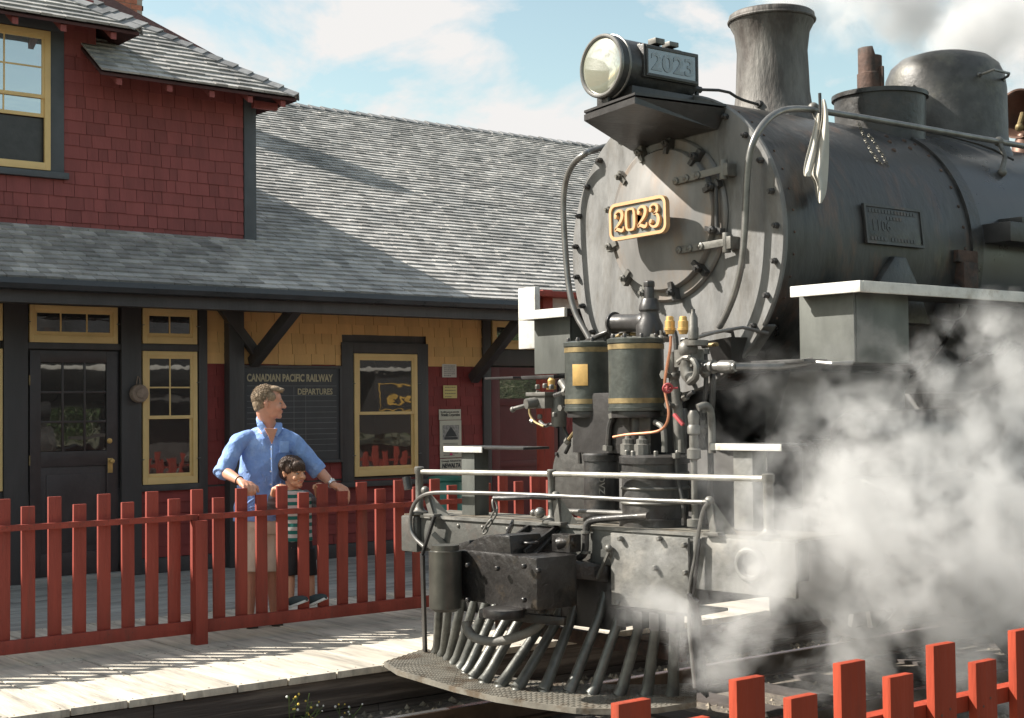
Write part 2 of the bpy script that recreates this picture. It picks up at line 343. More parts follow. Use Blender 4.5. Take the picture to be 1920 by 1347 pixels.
# ================================================================== SETTING
YD, YF, YW = 8.22, 9.90, 14.45      # deck edge, far fence, station front wall
TZ = -0.14                          # rail top
YC = 6.60                           # track / engine centre line
o = MB().add([(-600, -600, -0.46), (600, -600, -0.46), (600, 900, -0.46), (-600, 900, -0.46)], [(0, 1, 2, 3)]).build('ground', mat('dry_dirt_and_grass', (0.12, 0.115, 0.07), 0.95, var=0.4, scale=0.6, col2=(0.07, 0.09, 0.035), mixs=0.2), smooth=0); struct(o)
b = MB(); b.add([(-30, 3.4, -0.44), (60, 3.4, -0.44), (60, 4.4, -0.31), (-30, 4.4, -0.31), (60, 9.0, -0.31), (-30, 9.0, -0.31)], [(0, 1, 2, 3), (3, 2, 4, 5)])
struct(b.build('ballast_bed', gravel_m, smooth=0))
rr = random.Random(3); b = MB()
for i in range(5200):
    x = rr.uniform(3.2, 13.5); y = rr.uniform(3.9, 8.2); r = rr.uniform(0.012, 0.032)
    a = [rr.uniform(0.6, 1.2) * r for _ in range(6)]; c = Vector((x, y, -0.31 + r * 0.3 + (-0.02 if abs(y - YC) < 0.7 else 0)))
    th = rr.uniform(0, 3.14); cx_, sx_ = math.cos(th), math.sin(th)
    P = [c + Vector((cx_ * a[0], sx_ * a[0], 0)), c + Vector((-sx_ * a[1], cx_ * a[1], 0)), c - Vector((cx_ * a[2], sx_ * a[2], 0)), c + Vector((sx_ * a[3], -cx_ * a[3], 0)), c + Vector((0, 0, a[4])), c - Vector((0, 0, a[5]))]
    b.add(P, [(0, 1, 4), (1, 2, 4), (2, 3, 4), (3, 0, 4), (1, 0, 5), (2, 1, 5), (3, 2, 5), (0, 3, 5)])
o = b.build('ballast_stones', stone_m, smooth=0); tag(o, 'loose brown ballast stones scattered between the rails and the fences', 'gravel', kind='stuff')

# boardwalk: planks run to the edge; a shaded strip by the wall runs along it
NAILS = []; b = MB(); x = -8.0; rr = random.Random(5)
while x < 27:
    w = rr.choice((0.355, 0.355, 0.30, 0.355)); ye = YD + rr.uniform(-0.012, 0.012)
    ys = [ye]; y = ye + rr.uniform(1.2, 2.6)
    while y < 11.2: ys.append(y); y += rr.uniform(1.4, 2.6)
    ys.append(11.4)
    for a, c in zip(ys[:-1], ys[1:]):
        dz = rr.uniform(-0.004, 0.002); b.box(x + 0.005, x + w - 0.006, a + 0.003, c - 0.003, -0.045 + dz, dz); NAILS += [(x + fx * w, yy_ + rr.uniform(-.02, .02), dz) for fx in (.12, .5, .88) for yy_ in (a + .06, (a + c) / 2, c - .06)]
    x += w
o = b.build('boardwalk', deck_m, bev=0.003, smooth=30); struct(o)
b = MB()
for (nx_, ny_, nz_) in NAILS:
    if 1.5 < nx_ < 12: b.lathe((nx_, ny_, nz_ - .002), (0, 0, 1), [(0, .006), (.0035, .006)], 6)
struct(b.build('boardwalk_nails', mat('rusty_nail', (.06, .04, .03), .7), smooth=0))
b = MB(); y = 11.4; 
while y < 14.42:
    w = 0.19; x = -8.0
    while x < 27:
        l_ = rr.uniform(2.0, 4.2); e = min(x + l_, 27); dz = rr.uniform(-0.004, 0.0); b.box(x + 0.003, e - 0.003, y + 0.004, min(y + w, 14.44) - 0.004, -0.045 + dz, dz); x = e
    y += w
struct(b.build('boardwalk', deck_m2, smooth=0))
b = MB(); b.box(-8, 27, YD + 0.12, 14.4, -0.42, -0.052); struct(b.build('platform_base', timber, smooth=0))
b = MB()
for k in range(-3, 10):
    b.box(k * 2.9 + 0.9, k * 2.9 + 3.795, YD + 0.03, YD + 0.118, -0.255, -0.055); b.box(k * 2.9 - 0.4, k * 2.9 + 2.495, YD + 0.035, YD + 0.118, -0.45, -0.26)
struct(b.build('platform_edge_timbers', timber, bev=0.006))
b = MB(); b.box(-10, 30, -8, 1.9, -0.44, -0.005); struct(b.build('near_platform', mat('low_bounce_dark', (.055, .053, .05), .9, var=.3, scale=30, bump=.4), smooth=0))  # unseen surface, colour darkened to bounce less light onto the near fence

# track
tr = thing('railway_track', 'steel rails on dark timber sleepers running under the locomotive', 'railway track', (8, YC, -0.3))
b = MB(); rr = random.Random(9)
for i in range(62):
    x = -4 + i * 0.56; b.box(x + rr.uniform(-.03, .03), x + 0.22, YC - 1.25 + rr.uniform(-.05, .05), YC + 1.25 + rr.uniform(-.05, .05), -0.40, -0.287)
so = b.build('sleepers', tie_m, tr, bev=0.006)
for s_ in (-1, 1):
    yy = YC + s_ * 0.755
    b = MB(); b.box(-6, 34, yy - 0.065, yy + 0.065, -0.285, -0.27); b.box(-6, 34, yy - 0.009, yy + 0.009, -0.268, TZ - 0.034); b.box(-6, 34, yy - 0.034, yy + 0.034, TZ - 0.034, TZ - 0.003)
    ro = b.build('rail', rail_m, tr, smooth=0)
    MB().box(-6, 34, yy - 0.026, yy + 0.026, TZ - 0.002, TZ).build('rail_head', rail_top, ro, smooth=0)

# ================================================================== FENCES
def fence(label, x0, x1, y, side, posts, group=None, seed=1, first=0.0, tall0=True, zt=1.118, zb=0.10, pm=None):
    """side=-1: rails and posts on the camera side of the pickets"""
    pm = pm or fence_red; rr = random.Random(seed); t = thing('picket_fence', label, 'fence', (x0, y, 0))
    NB = []; x = x0 + first; k = 0 if tall0 else 1
    while x < x1:
        h = zt + rr.uniform(-.004, .004) if k % 2 == 0 else zt - 0.062 + rr.uniform(-.006, .006)
        b = MB(); dx = rr.uniform(-.004, .004); tl = rr.uniform(-.004, .004)
        b.add([(x + dx, y - .0125, zb), (x + .092 + dx, y - .0125, zb), (x + .092 + dx, y + .0125, zb), (x + dx, y + .0125, zb), (x + dx + tl, y - .0125, h), (x + .092 + dx + tl, y - .0125, h), (x + .092 + dx + tl, y + .0125, h), (x + dx + tl, y + .0125, h)],
              [(0, 3, 2, 1), (4, 5, 6, 7), (0, 1, 5, 4), (1, 2, 6, 5), (2, 3, 7, 6), (3, 0, 4, 7)])
        b.build('picket', pm, t, bev=0.0025)
        nb_ = MB(); yn_ = y - .0125 if side > 0 else y - .0535
        for (nx_, nz_) in ((.03, .915), (.062, .93), (.03, .11), (.062, .14)): nb_.lathe((x + nx_ + rr.uniform(-.006, .006), yn_ + .001, nz_ + rr.uniform(-.004, .004)), (0, -1, 0), [(0, .0035), (.002, .0035)], 6)
        NB.append(nb_); x += 0.1785; k += 1
    ya, yb = (y - .0535, y - .0135) if side < 0 else (y + .0135, y + .0535)
    b = MB(); n = 24; segs = []
    cuts = sorted([x0 - .05] + list(posts) + [x1])
    for a, c in zip(cuts[:-1], cuts[1:]):
        mbt = MB(); N_ = 10; V = []
        for i in range(N_ + 1):
            xx = a + .003 + (c - a - .006) * i / N_; dz = rr.uniform(-.003, .003) if 0 < i < N_ else 0
            V += [(xx, ya, .902 + dz), (xx, yb, .902 + dz), (xx, yb, .942 + dz), (xx, ya, .942 + dz)]
        F = [(i * 4 + j, i * 4 + (j + 1) % 4, i * 4 + 4 + (j + 1) % 4, i * 4 + 4 + j) for i in range(N_) for j in range(4)] + [(0, 1, 2, 3), (N_ * 4 + 3, N_ * 4 + 2, N_ * 4 + 1, N_ * 4)]
        mbt.add(V, F).build('rail', pm, t, smooth=20)
        aa = a + .05 if a in posts else a; cc = c - .05 if c in posts else c
        MB().box(aa, cc, ya, yb, .078, .170).build('rail', pm, t, bev=0.003)
    for p in posts:
        yc = y - .062 if side < 0 else y + .062
        MB().box(p - .048, p + .048, yc - .048, yc + .046, -0.001, .900).build('post', pm, t, bev=0.004)
    b = MB()
    for q in NB: b.add(q.v, q.f)
    b.build('nail_heads', nail_m, t, smooth=0)['kind'] = 'stuff'
    return t
xt = at(358, 920, Y=YF).x
nlt = int((xt + 1.2) / 0.357); 
far_fence = fence('long red picket fence on the platform with the man and boy leaning on it', xt - 0.357 * 14 , 20.5, YF, -1, [xt - 0.357 * 6.6 - 2.2, at(378, 1200, Y=YF - .1).x, at(378, 1200, Y=YF - .1).x + 3.75, 12.5, 16.2], seed=4)
xn = at(1572, 1244, Y=2.25).x
near_fence = fence('red picket fence closest to the camera, seen as sunlit tops in the lower right corner', xn - 0.357 * 4 - 0.1785, 7.0, 2.25, 1, [xn - 1.2, xn + 2.5], seed=8, tall0=False, zt=1.092, pm=fence_near_m)

# ================================================================== STATION
st = thing('station_building', 'old dark red shingled railway station with grey shingle roofs and cream window frames', 'building', (8, YW, 0))
ZE, YE, SL = 2.950, 13.30, 0.543
YR = 19.6; ZR = ZE + SL * (YR - YE)
# backing walls
b = MB(); b.box(-6, 26, YW + .03, 25.5, -0.3, 2.9); b.prism([(-6, YE + 1.3, ZE + .55), (-6, YR, ZR - .12), (-6, 25.5, 2.95), (-6, YE + 1.3, 2.95)], (32, 0, 0))
b.build('core_wall', trim_black, st, smooth=0)
HO = []   # openings / boards on the front wall (x0,x1,z0,z1)
door_rng = (5.0, 6.45, 0, 2.77)
# lower red siding below and beside windows
b = MB(); b.box(-6, 26, YW, YW + .03, 0.12, 0.9)
b.build('lower_wall', trim_black, st, smooth=0)
b = MB(); shingles(b, (6.50, YW, 0.16), (1, 0, 0), (0, 0, 1), 6, lambda v: (0, 4.5), 0.115, 1.2, 2.4, 0.014, rnd=random.Random(2))
b.build('clapboard_siding', wall_red_low, st, smooth=0)
b = MB(); shingles(b, (7.26, YW, 0.90), (1, 0, 0), (0, 0, 1), 11, lambda v: (0, 3.80), 0.118, 0.10, 0.26, 0.012, holes=[(1.75, 2.87, 0, 1.6)], rnd=random.Random(3))
shingles(b, (12.3, YW, 0.16), (1, 0, 0), (0, 0, 1), 22, lambda v: (0, 13), 0.118, 0.10, 0.26, 0.012, rnd=random.Random(4))
b.build('red_wall_shingles', wall_red_low, st, smooth=0)
b = MB(); shingles(b, (7.26, YW, 2.205), (1, 0, 0), (0, 0, 1), 5, lambda v: (0, 3.78), 0.118, 0.12, 0.30, 0.012, holes=[(1.72, 2.90, -0.1, 0.27)], rnd=random.Random(5))
b.build('ochre_wall_shingles', cream_wall, st, smooth=0)
b = MB(); b.box(7.16, 7.26, YW - .04, YW, 0.12, 2.78); b.box(11.0, 11.12, YW - .04, YW, 0.1, 2.78); b.box(6.28, 6.50, YW - .05, YW, 0, 2.78); b.box(5.06, 5.30, YW - .05, YW, 0, 2.78)
b.box(6.50, 7.16, YW - .035, YW, 2.335, 2.405); b.box(5.30, 6.28, YW - .035, YW, 2.335, 2.398); b.box(6.50, 7.16, YW - .045, YW, .86, .925); b.box(11.12, 12.3, YW - .035, YW, 2.22, 2.42)
b.box(6.50, 11.0, YW - .03, YW, 0.0, 0.155); b.box(12.22, 12.34, YW - .04, YW, .0, 2.78); b.box(-6, 5.06, YW - .02, YW, 0, .92); b.box(-6, 4.25, YW - .02, YW, .92, 2.78)
b.split(1, 'wall_trim', trim_black, st, bev=0.003)
b = MB(); b.box(8.96, 9.12, YW - .03, YW, .86, 2.47); b.box(10.02, 10.175, YW - .03, YW, .86, 2.47); b.box(9.12, 10.02, YW - .03, YW, 2.35, 2.47); b.box(8.92, 10.21, YW - .07, YW, .80, .86)
b.build('window_casing', trim_black, st, bev=0.003)

def window(x0, x1, z0, z1, y, fw=.05, meet=None, topcols=1, toprows=1, botcols=1, parent=st, fm=cream, pm=pane_dark, sill=.075, pm2=None, open_=None, deep=.0):
    b = MB(); b.box(x0, x0 + fw, y - .035, y, z0, z1); b.box(x1 - fw, x1, y - .035, y, z0, z1); b.box(x0 + fw, x1 - fw, y - .035, y, z1 - fw, z1); b.box(x0 + fw, x1 - fw, y - .037, y, z0, z0 + sill)
    f = b.build('window', fm, parent, bev=0.003)
    ix0, ix1, iz0, iz1 = x0 + fw, x1 - fw, z0 + sill, z1 - fw
    def sash(a, c, cols, rows, yy, pmat, name):
        s_ = .028; q = MB(); q.box(ix0, ix0 + s_, yy - .018, yy, a, c); q.box(ix1 - s_, ix1, yy - .018, yy, a, c); q.box(ix0 + s_, ix1 - s_, yy - .018, yy, a, a + s_ * 1.3); q.box(ix0 + s_, ix1 - s_, yy - .018, yy, c - s_, c)
        for i in range(1, cols):
            xx = ix0 + (ix1 - ix0) * i / cols; q.box(xx - .008, xx + .008, yy - .014, yy - .001, a + s_ * 1.3, c - s_)
        for i in range(1, rows):
            zz = a + (c - a) * i / rows
            q.box(ix0 + s_, ix1 - s_, yy - .0155, yy - .002, zz - .008, zz + .008)
        q.build(name, fm, f, bev=0.0015)
        MB().box(ix0 + .01, ix1 - .01, yy - .008, yy - .004, a + .01, c - .01).build('pane', pmat, f, smooth=0)
    if meet:
        sash(meet, iz1, topcols, toprows, y - .010, pm, 'upper_sash')
        if open_:
            sash(iz0 + open_, meet + .03, botcols, 1, y + .008, pm2 or pm, 'lower_sash')
        else: sash(iz0, meet + .03, botcols, 1, y + .008, pm2 or pm, 'lower_sash')
    else: sash(iz0, iz1, topcols, toprows, y - .004, pm, 'sash')
    return f
window(5.32, 6.245, 2.40, 2.775, YW - .005, topcols=3)
window(6.52, 7.142, 2.41, 2.780, YW - .005, topcols=2)
window(6.52, 7.142, .93, 2.33, YW - .005, meet=1.615, topcols=2, toprows=2)
window(9.125, 10.01, .917, 2.343, YW - .005, meet=1.63)
window(4.30, 5.052, .93, 2.33, YW - .005, meet=1.615, topcols=2, toprows=2)
window(4.30, 5.052, 2.41, 2.775, YW - .005, topcols=2)
window(11.15, 12.10, 2.43, 2.78, YW - .005, topcols=2)
window(2.9, 3.65, .93, 2.33, YW - .005, meet=1.615, topcols=2, toprows=2)
b = MB()
for (x, z) in ((6.515, 2.60), (7.15, 2.60), (7.15, 2.0), (9.11, 1.99), (10.03, 1.99), (9.11, 1.16), (10.03, 1.16), (6.51, 1.19), (7.15, 1.19), (5.31, 2.6), (6.25, 2.6)): b.tube([(x - .02, YW - .045, z), (x + .02, YW - .05, z + .004)], .005, 6)
b.split(1, 'screen_hook', pipe_m, st)
# main door
b = MB(); b.box(5.33, 5.44, YW - .02, YW + .01, .055, 2.32); b.box(6.13, 6.25, YW - .02, YW + .01, .055, 2.32); b.box(5.44, 6.13, YW - .02, YW + .01, 2.20, 2.32); b.box(5.44, 6.13, YW - .02, YW + .01, 1.15, 1.30); b.box(5.44, 6.13, YW - .02, YW + .01, .055, .28)
b.box(5.44, 6.13, YW - .005, YW + .008, .28, 1.15); b.box(5.50, 6.07, YW - .014, YW + .001, .36, 1.07)
for i in (1, 2): b.box(5.44 + .23 * i - .011, 5.44 + .23 * i + .011, YW - .015, YW, 1.30, 2.20); b.box(5.44, 6.13, YW - .0135, YW - .001, 1.30 + .3 * i - .011, 1.30 + .3 * i + .011)
dr = b.build('door', door_black, st, bev=0.003)
MB().box(5.445, 6.125, YW - .003, YW + .002, 1.305, 2.195).build('pane', pane_dark, dr, smooth=0)
p = at(206, 827, Y=YW - .03); b = MB(); b.lathe((p.x, YW - .02, p.z), (0, -1, 0), [(0, .028), (.008, .028), (.012, .018), (.02, .018)], 20); b.build('deadbolt', brass, dr)
p = at(207, 872, Y=YW - .03); b = MB(); b.box(p.x - .026, p.x + .026, YW - .028, YW - .02, p.z - .08, p.z + .07); b.lathe((p.x, YW - .028, p.z + .04), (0, -1, 0), [(0, .012), (.03, .012), (.04, .026), (.06, .024), (.066, .01)], 16); b.build('door_handle', brass, dr, bev=.002)
b = MB()
for zz in (2.02, 1.22): b.box(5.318, 5.332, YW - .028, YW - .012, zz - .05, zz + .05)
b.split(1, 'hinge', brass_dull, dr)
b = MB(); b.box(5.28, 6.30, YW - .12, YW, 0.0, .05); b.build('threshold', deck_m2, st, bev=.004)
# maroon door on the right
b = MB(); b.box(11.13, 12.2, YW - .012, YW + .01, .05, 2.2)
for (a, c, d, e) in ((11.13, 11.26, .05, 2.2), (12.07, 12.2, .05, 2.2), (11.26, 12.07, 2.06, 2.2), (11.26, 12.07, 1.72, 1.80), (11.26, 12.07, .05, .22), (11.26, 12.07, .95, 1.03)): b.box(a, c, YW - .03, YW - .011, d, e)
rd = b.build('door', door_red, st, bev=.003); MB().box(11.27, 12.06, YW - .018, YW - .013, 1.81, 2.05).build('pane', pane_dark, rd, smooth=0)
# eaves
def soff(x0, x1): 
    b = MB(); b.box(x0, x1, YE - .005, YE + .03, ZE - .115, ZE - .012); b.build('fascia', gutter_m, st, bev=.003)
    b = MB(); V = [];
    prof = [(YE - .09, ZE - .02), (YE - .10, ZE - .07), (YE - .075, ZE - .115), (YE - .03, ZE - .125), (YE - .008, ZE - .11), (YE - .008, ZE - .03), (YE - .02, ZE - .03), (YE - .02, ZE - .105), (YE - .04, ZE - .112), (YE - .07, ZE - .105), (YE - .088, ZE - .07), (YE - .08, ZE - .02)]
    b.prism([(x0, y, z) for y, z in prof], (x1 - x0, 0, 0)); return b.build('gutter', gutter_m, st)
soff(-6, 26)
b = MB(); b.add([(-6, YE + .03, ZE - .11), (26, YE + .03, ZE - .11), (26, YW + .02, ZE - .12), (-6, YW + .02, ZE - .12)], [(0, 1, 2, 3)]); b.box(-6, 26, YE + .06, YE + .20, 2.715, ZE - .12); b.box(-6, 26, YW - .06, YW, 2.78, 2.84)
b.build('soffit', trim_black, st, smooth=0)
# bracket and post on the wall
b = MB(); px = at(440, 620, Y=YW - .08).x; b.box(px - .09, px + .09, YW - .13, YW - .002, 0, 2.84); b.build('wall_post', trim_black, st, bev=.005)
bx_ = at(480, 660, Y=YW - .1).x; b = MB(); b.bar((bx_, YW - .03, 2.22), (bx_, YE + .16, 2.78), .11, .12); b.bar((bx_ - .0, YW - .06, 2.10), (bx_, YW - .06, 2.80), .13, .11); b.bar((bx_ + .02, YW - .10, 2.30), (bx_ - .42, YW - .10, 2.82), .09, .10)
b.build('eave_bracket', trim_black, st, bev=.006)
bb = at(888, 640, Y=YW - .05); b = MB(); b.bar((bb.x, YW - .03, 2.05), (bb.x, YE + .16, 2.76), .11, .12); b.bar((bb.x, YW - .06, 1.95), (bb.x, YW - .06, 2.80), .12, .11); b.build('eave_bracket', trim_black, st, bev=.006)

# ---- main roof
LV = math.hypot(1, SL)
b = MB(); rows = int((YR - YE) * LV / 0.115)
shingles(b, (-6, YE - .03, ZE - .016), (1, 0, 0), (0, 1, SL), rows + 1, lambda v: (0, 32), 0.115, 0.09, 0.24, 0.022, jit=.006, rnd=random.Random(11))
b.build('roof', shingle, st, smooth=0)
b = MB(); b.prism([(-6, YE, ZE - .03), (-6, YR, ZR - .012), (-6, YR, ZR - .1), (-6, YE, ZE - .11)], (32, 0, 0)); b.prism([(-6, YR, ZR - .005), (-6, 26, 2.9), (-6, 26, 2.8), (-6, YR, ZR - .1)], (32, 0, 0)); b.build('roof_deck', mat('dark_roof_board', (0.035, 0.035, 0.038), 0.8), st, smooth=0)
def caps(mb, a, c, w=.13, step=.13, t=.022, n2=None, rnd=random.Random(6)):
    a = Vector(a); c = Vector(c); d = (c - a); Ln = d.length; d.normalize(); k = 0; sdv = d.cross(Vector((0, 0, 1))).normalized(); upv = sdv.cross(d)
    while k * step < Ln:
        p = a + d * (k * step); tl = t * rnd.uniform(.9, 1.5)
        for s_ in (-1, 1):
            e = (sdv * s_ * .8 - upv * .42).normalized()
            P = [p + upv * (tl + .01), p + d * step * 1.3 + upv * .012, p + d * step * 1.3 + e * w + upv * .012, p + e * w + upv * (tl + .01)]
            Q = [q - upv * .016 for q in P]; mb.add(P + Q, [(0, 1, 2, 3), (7, 6, 5, 4), (0, 3, 7, 4), (3, 2, 6, 7), (2, 1, 5, 6), (1, 0, 4, 5)])
        k += 1
b = MB(); caps(b, (-6, YR, ZR + .01), (26, YR, ZR + .01), .14, .22); b.build('ridge_cap', shingle_cap, st, smooth=0)

# ---- upper storey
XU = 7.86
b = MB(); b.box(-6, XU - .03, YW + .03, 20.2, 3.0, 5.2); b.box(-6, 5.95, YW + .03, 20.2, 5.2, 5.75); b.build('upper_wall_core', soffit_m, st, smooth=0)
b = MB(); shingles(b, (-6, YW, 3.50), (1, 0, 0), (0, 0, 1), 13, lambda v: (0, XU - .14 + 6), 0.131, 0.09, 0.25, 0.014, holes=[(4.46 + 6, 5.68 + 6, .64, 2.2)], rnd=random.Random(21))
shingles(b, (-6, YW, 3.50 + 13 * .131), (1, 0, 0), (0, 0, 1), 5, lambda v: (0, 5.97 + 6), 0.131, 0.09, 0.25, 0.014, holes=[(4.46 + 6, 5.68 + 6, -1.2, .55)], rnd=random.Random(22))
shingles(b, (XU, YW, 3.50), (0, 1, 0), (0, 0, 1), 13, lambda v: (0, 5.7), 0.131, 0.09, 0.25, 0.014, rnd=random.Random(23))
b.build('upper_wall_shingles', wall_red, st, smooth=0)
MB().box(XU - .135, XU + .012, YW - .022, YW + .10, 3.56, 5.14).build('corner_board', trim_grey, st, bev=.003)
b = MB(); b.box(5.535, 5.68, YW - .025, YW, 4.10, 5.56); b.box(4.46, 4.60, YW - .025, YW, 4.10, 5.56); b.box(4.40, 5.72, YW - .06, YW, 4.06, 4.125); b.box(4.46, 5.68, YW - .025, YW, 5.56, 5.66)
b.build('window_casing', trim_grey, st, bev=.003)
uw = window(4.60, 5.535, 4.135, 5.55, YW - .005, fw=.06, meet=4.86, topcols=2, toprows=2, botcols=2, pm=pane_sky, pm2=pane_sky, open_=.46, sill=.075)
b = MB(); b.box(4.66, 5.475, YW + .012, YW + .02, 4.2, 4.66); b.build('dark_opening_sheet', steel_dark, st, smooth=0)  # dark sheet stands in for the unlit room behind the raised sash
MB().add([(5.70, YW - .03, 5.30), (5.97, YW - .03, 5.30), (5.97, YW - .03, 5.60), (5.70, YW - .03, 5.60)], [(0, 1, 2, 3)])

def hip_roof(x0, x1, y0, y1, ze, sl, seed, xl_cut=None):
    lv = math.hypot(1, sl); half = (y1 - y0) / 2; rows = int(half * lv / .115)
    b = MB(); shingles(b, (x0, y0 - .02, ze - .012), (1, 0, 0), (0, 1, sl), rows, lambda v: (0, (x1 - x0) - max(0, v) / lv), 0.115, 0.09, 0.24, 0.023, jit=.005, rnd=random.Random(seed))
    shingles(b, (x1 + .02, y0, ze - .012), (0, 1, 0), (-1, 0, sl), rows, lambda v: (v / lv, (y1 - y0) - v / lv), 0.115, 0.09, 0.24, 0.023, jit=.005, rnd=random.Random(seed + 1))
    b.build('upper_roof', shingle, st, smooth=0)
    zr = ze + sl * half; ym = (y0 + y1) / 2; d = .03
    b = MB(); A = (x0, y0, ze - d); B_ = (x1, y0, ze - d); C_ = (x1, y1, ze - d); D_ = (x0, y1, ze - d); E_ = (x0, ym, zr - d); G_ = (x1 - half, ym, zr - d)
    A2, B2, C2, D2, E2, G2 = [(p[0], p[1], p[2] - .028) for p in (A, B_, C_, D_, E_, G_)]
    b.add([A, B_, C_, D_, E_, G_, A2, B2, C2, D2, E2, G2], [(0, 1, 5, 4), (1, 2, 5), (2, 3, 4, 5), (6, 10, 11, 7), (7, 11, 8), (8, 11, 10, 9), (0, 6, 7, 1), (1, 7, 8, 2), (2, 8, 9, 3), (0, 4, 10, 6), (3, 9, 10, 4)])
    b.build('roof_deck', soffit_m, st, smooth=0)
    b = MB(); caps(b, (x1 + .01, y0 - .01, ze + .012), (x1 - half, ym, zr + .012), .13, .19); caps(b, (x1 + .01, y1 + .01, ze + .012), (x1 - half, ym, zr + .012), .13, .19); caps(b, (x0, ym, zr + .01), (x1 - half, ym, zr + .01), .13, .2)
    b.build('hip_cap', shingle_cap, st, smooth=0)
hip_roof(5.86, 8.10, 13.93, 20.6, 5.125, .69, 31)
hip_roof(-6.0, 6.28, 13.95, 20.6, 5.585, .69, 41)
b = MB()
for xx in (6.07, 6.62, 7.10, 7.55, 7.95): b.add([(xx - .030, 13.96, 4.995), (xx + .030, 13.96, 4.995), (xx + .030, 14.5, 5.34), (xx - .030, 14.5, 5.34), (xx - .030, 13.96, 5.065), (xx + .030, 13.96, 5.065), (xx + .030, 14.5, 5.42), (xx - .030, 14.5, 5.42)], [(0, 3, 2, 1), (4, 5, 6, 7), (0, 1, 5, 4), (1, 2, 6, 5), (2, 3, 7, 6), (3, 0, 4, 7)])
for xx in (5.02, 5.50, 4.5, 6.02): b.add([(xx - .030, 13.98, 5.455), (xx + .030, 13.98, 5.455), (xx + .030, 14.5, 5.79), (xx - .030, 14.5, 5.79), (xx - .030, 13.98, 5.525), (xx + .030, 13.98, 5.525), (xx + .030, 14.5, 5.87), (xx - .030, 14.5, 5.87)], [(0, 3, 2, 1), (4, 5, 6, 7), (0, 1, 5, 4), (1, 2, 6, 5), (2, 3, 7, 6), (3, 0, 4, 7)])
for yy in (14.3, 14.9, 15.5, 16.1, 16.7): b.box(XU - .1, XU + .20, yy - .028, yy + .028, 5.02, 5.10)
b.split(1, 'rafter_tail', wall_red, st, bev=.003)
b = MB(); b.add([(-6, YW - .012, 5.36), (6.0, YW - .012, 5.36), (6.0, YW - .012, 5.95), (-6, YW - .012, 5.95)], [(3, 2, 1, 0)]); b.box(5.93, 6.02, YW - .02, YW + .3, 5.2, 5.75)
b.build('frieze_board', wall_red, st, smooth=0)
# chimney
pc = at(218, 9, Y=19.2); b = MB(); rr = random.Random(2)
b.box(pc.x - .27, pc.x + .27, 18.95, 19.45, 5.5, 7.9); ch = b.build('chimney', mortar_m, st, smooth=0)
b = MB()
for k in range(30):
    z = 5.6 + k * .075
    for i in range(3):
        x0 = pc.x - .28 + i * .19 - (.09 if k % 2 else 0); b.box(max(x0, pc.x - .28), min(x0 + .18, pc.x + .28), 18.94, 18.96, z, z + .065); 
    for i in range(3):
        y0 = 18.94 + i * .18 + (.08 if k % 2 else 0); b.box(pc.x + .262, pc.x + .282, y0, min(y0 + .165, 19.46), z, z + .065)
b.build('bricks', brick_m, ch, smooth=0)

# ---- things on the wall
bt = thing('departure_board', 'black departures board lettered in gold with ruled lines, behind the man', 'notice board', (8.3, YW - .04, 1.1))
q = at(455, 690, Y=YW - .06); q2 = at(638, 862, Y=YW - .06)
b = MB(); b.box(q.x, q2.x, YW - .05, YW - .018, q2.z, q.z + .0); b.build('panel', board_m, bt, bev=.003)
b = MB(); b.box(q.x - .03, q.x, YW - .065, YW - .018, q2.z - .03, q.z + .03); b.box(q2.x, q2.x + .03, YW - .065, YW - .018, q2.z - .03, q.z + .03); b.box(q.x, q2.x, YW - .065, YW - .018, q.z, q.z + .03); b.box(q.x, q2.x, YW - .065, YW - .018, q2.z - .03, q2.z); b.build('frame', trim_black, bt, bev=.003)
b = MB(); t0 = at(463, 716, Y=YW - .055); t1 = at(624, 716, Y=YW - .055); text_into(b, 'CANADIAN PACIFIC RAILWAY', (t0.x, YW - .053, t0.z + .005), (1, 0, 0), (0, 0, 1), .115, width=t1.x - t0.x, bold=.0035); b.build('heading_lettering', letter_m, bt, smooth=0); b = MB()
t0 = at(558, 740, Y=YW - .055); t1 = at(623, 740, Y=YW - .055); text_into(b, 'DEPARTURES', (t0.x, YW - .053, t0.z), (1, 0, 0), (0, 0, 1), .095, width=t1.x - t0.x, bold=.002)
b.build('departures_lettering', letter_m, bt, smooth=0)
b = MB()
zs = [724, 742, 752, 763, 773, 784, 793, 804, 814, 824, 834, 846]
for v in zs:
    z = at(590, v, Y=YW - .055).z; x0 = at(459 if v < 745 or True else 545, v, Y=YW).x; b.box(x0, q2.x - .04, YW - .052, YW - .0495, z - .0022, z + .0022)
for u in (547, 569): 
    x = at(u, 790, Y=YW).x; b.box(x - .0022, x + .0022, YW - .0522, YW - .0492, q2.z + .06, at(u, 726, Y=YW).z)
b.build('ruled_lines', line_m, bt, smooth=0)

def notice(name, label, u0, v0, u1, v1, m_, lines, seed, ht=None):
    a = at(u0, v0, Y=YW - .02); c = at(u1, v1, Y=YW - .02); t = thing(name, label, 'notice', ((a.x + c.x) / 2, YW - .016, c.z))
    MB().box(a.x, c.x, YW - .022, YW - .016, c.z, a.z).build('sheet', m_, t, bev=.002); b = MB(); rr = random.Random(seed); H = a.z - c.z; Wd = c.x - a.x
    for i in range(lines):
        z = a.z - H * (.14 + .74 * i / max(1, lines - 1)); x = a.x + Wd * .12; ex = c.x - Wd * (.12 if i < lines - 1 else .4)
        while x < ex:
            w = rr.uniform(.008, .03); b.box(x, min(x + w, ex), YW - .0235, YW - .0225, z - .0035, z + .0035); x += w + .006
    b.build('print', ink, t, smooth=0); return t
notice('wall_notice', 'small white printed paper notice, the upper of two beside the window', 829, 683, 856, 708, paper_w, 6, 1)
notice('wall_notice', 'small yellow printed notice below the white one beside the window', 831, 723, 857, 747, paper_y, 4, 2)
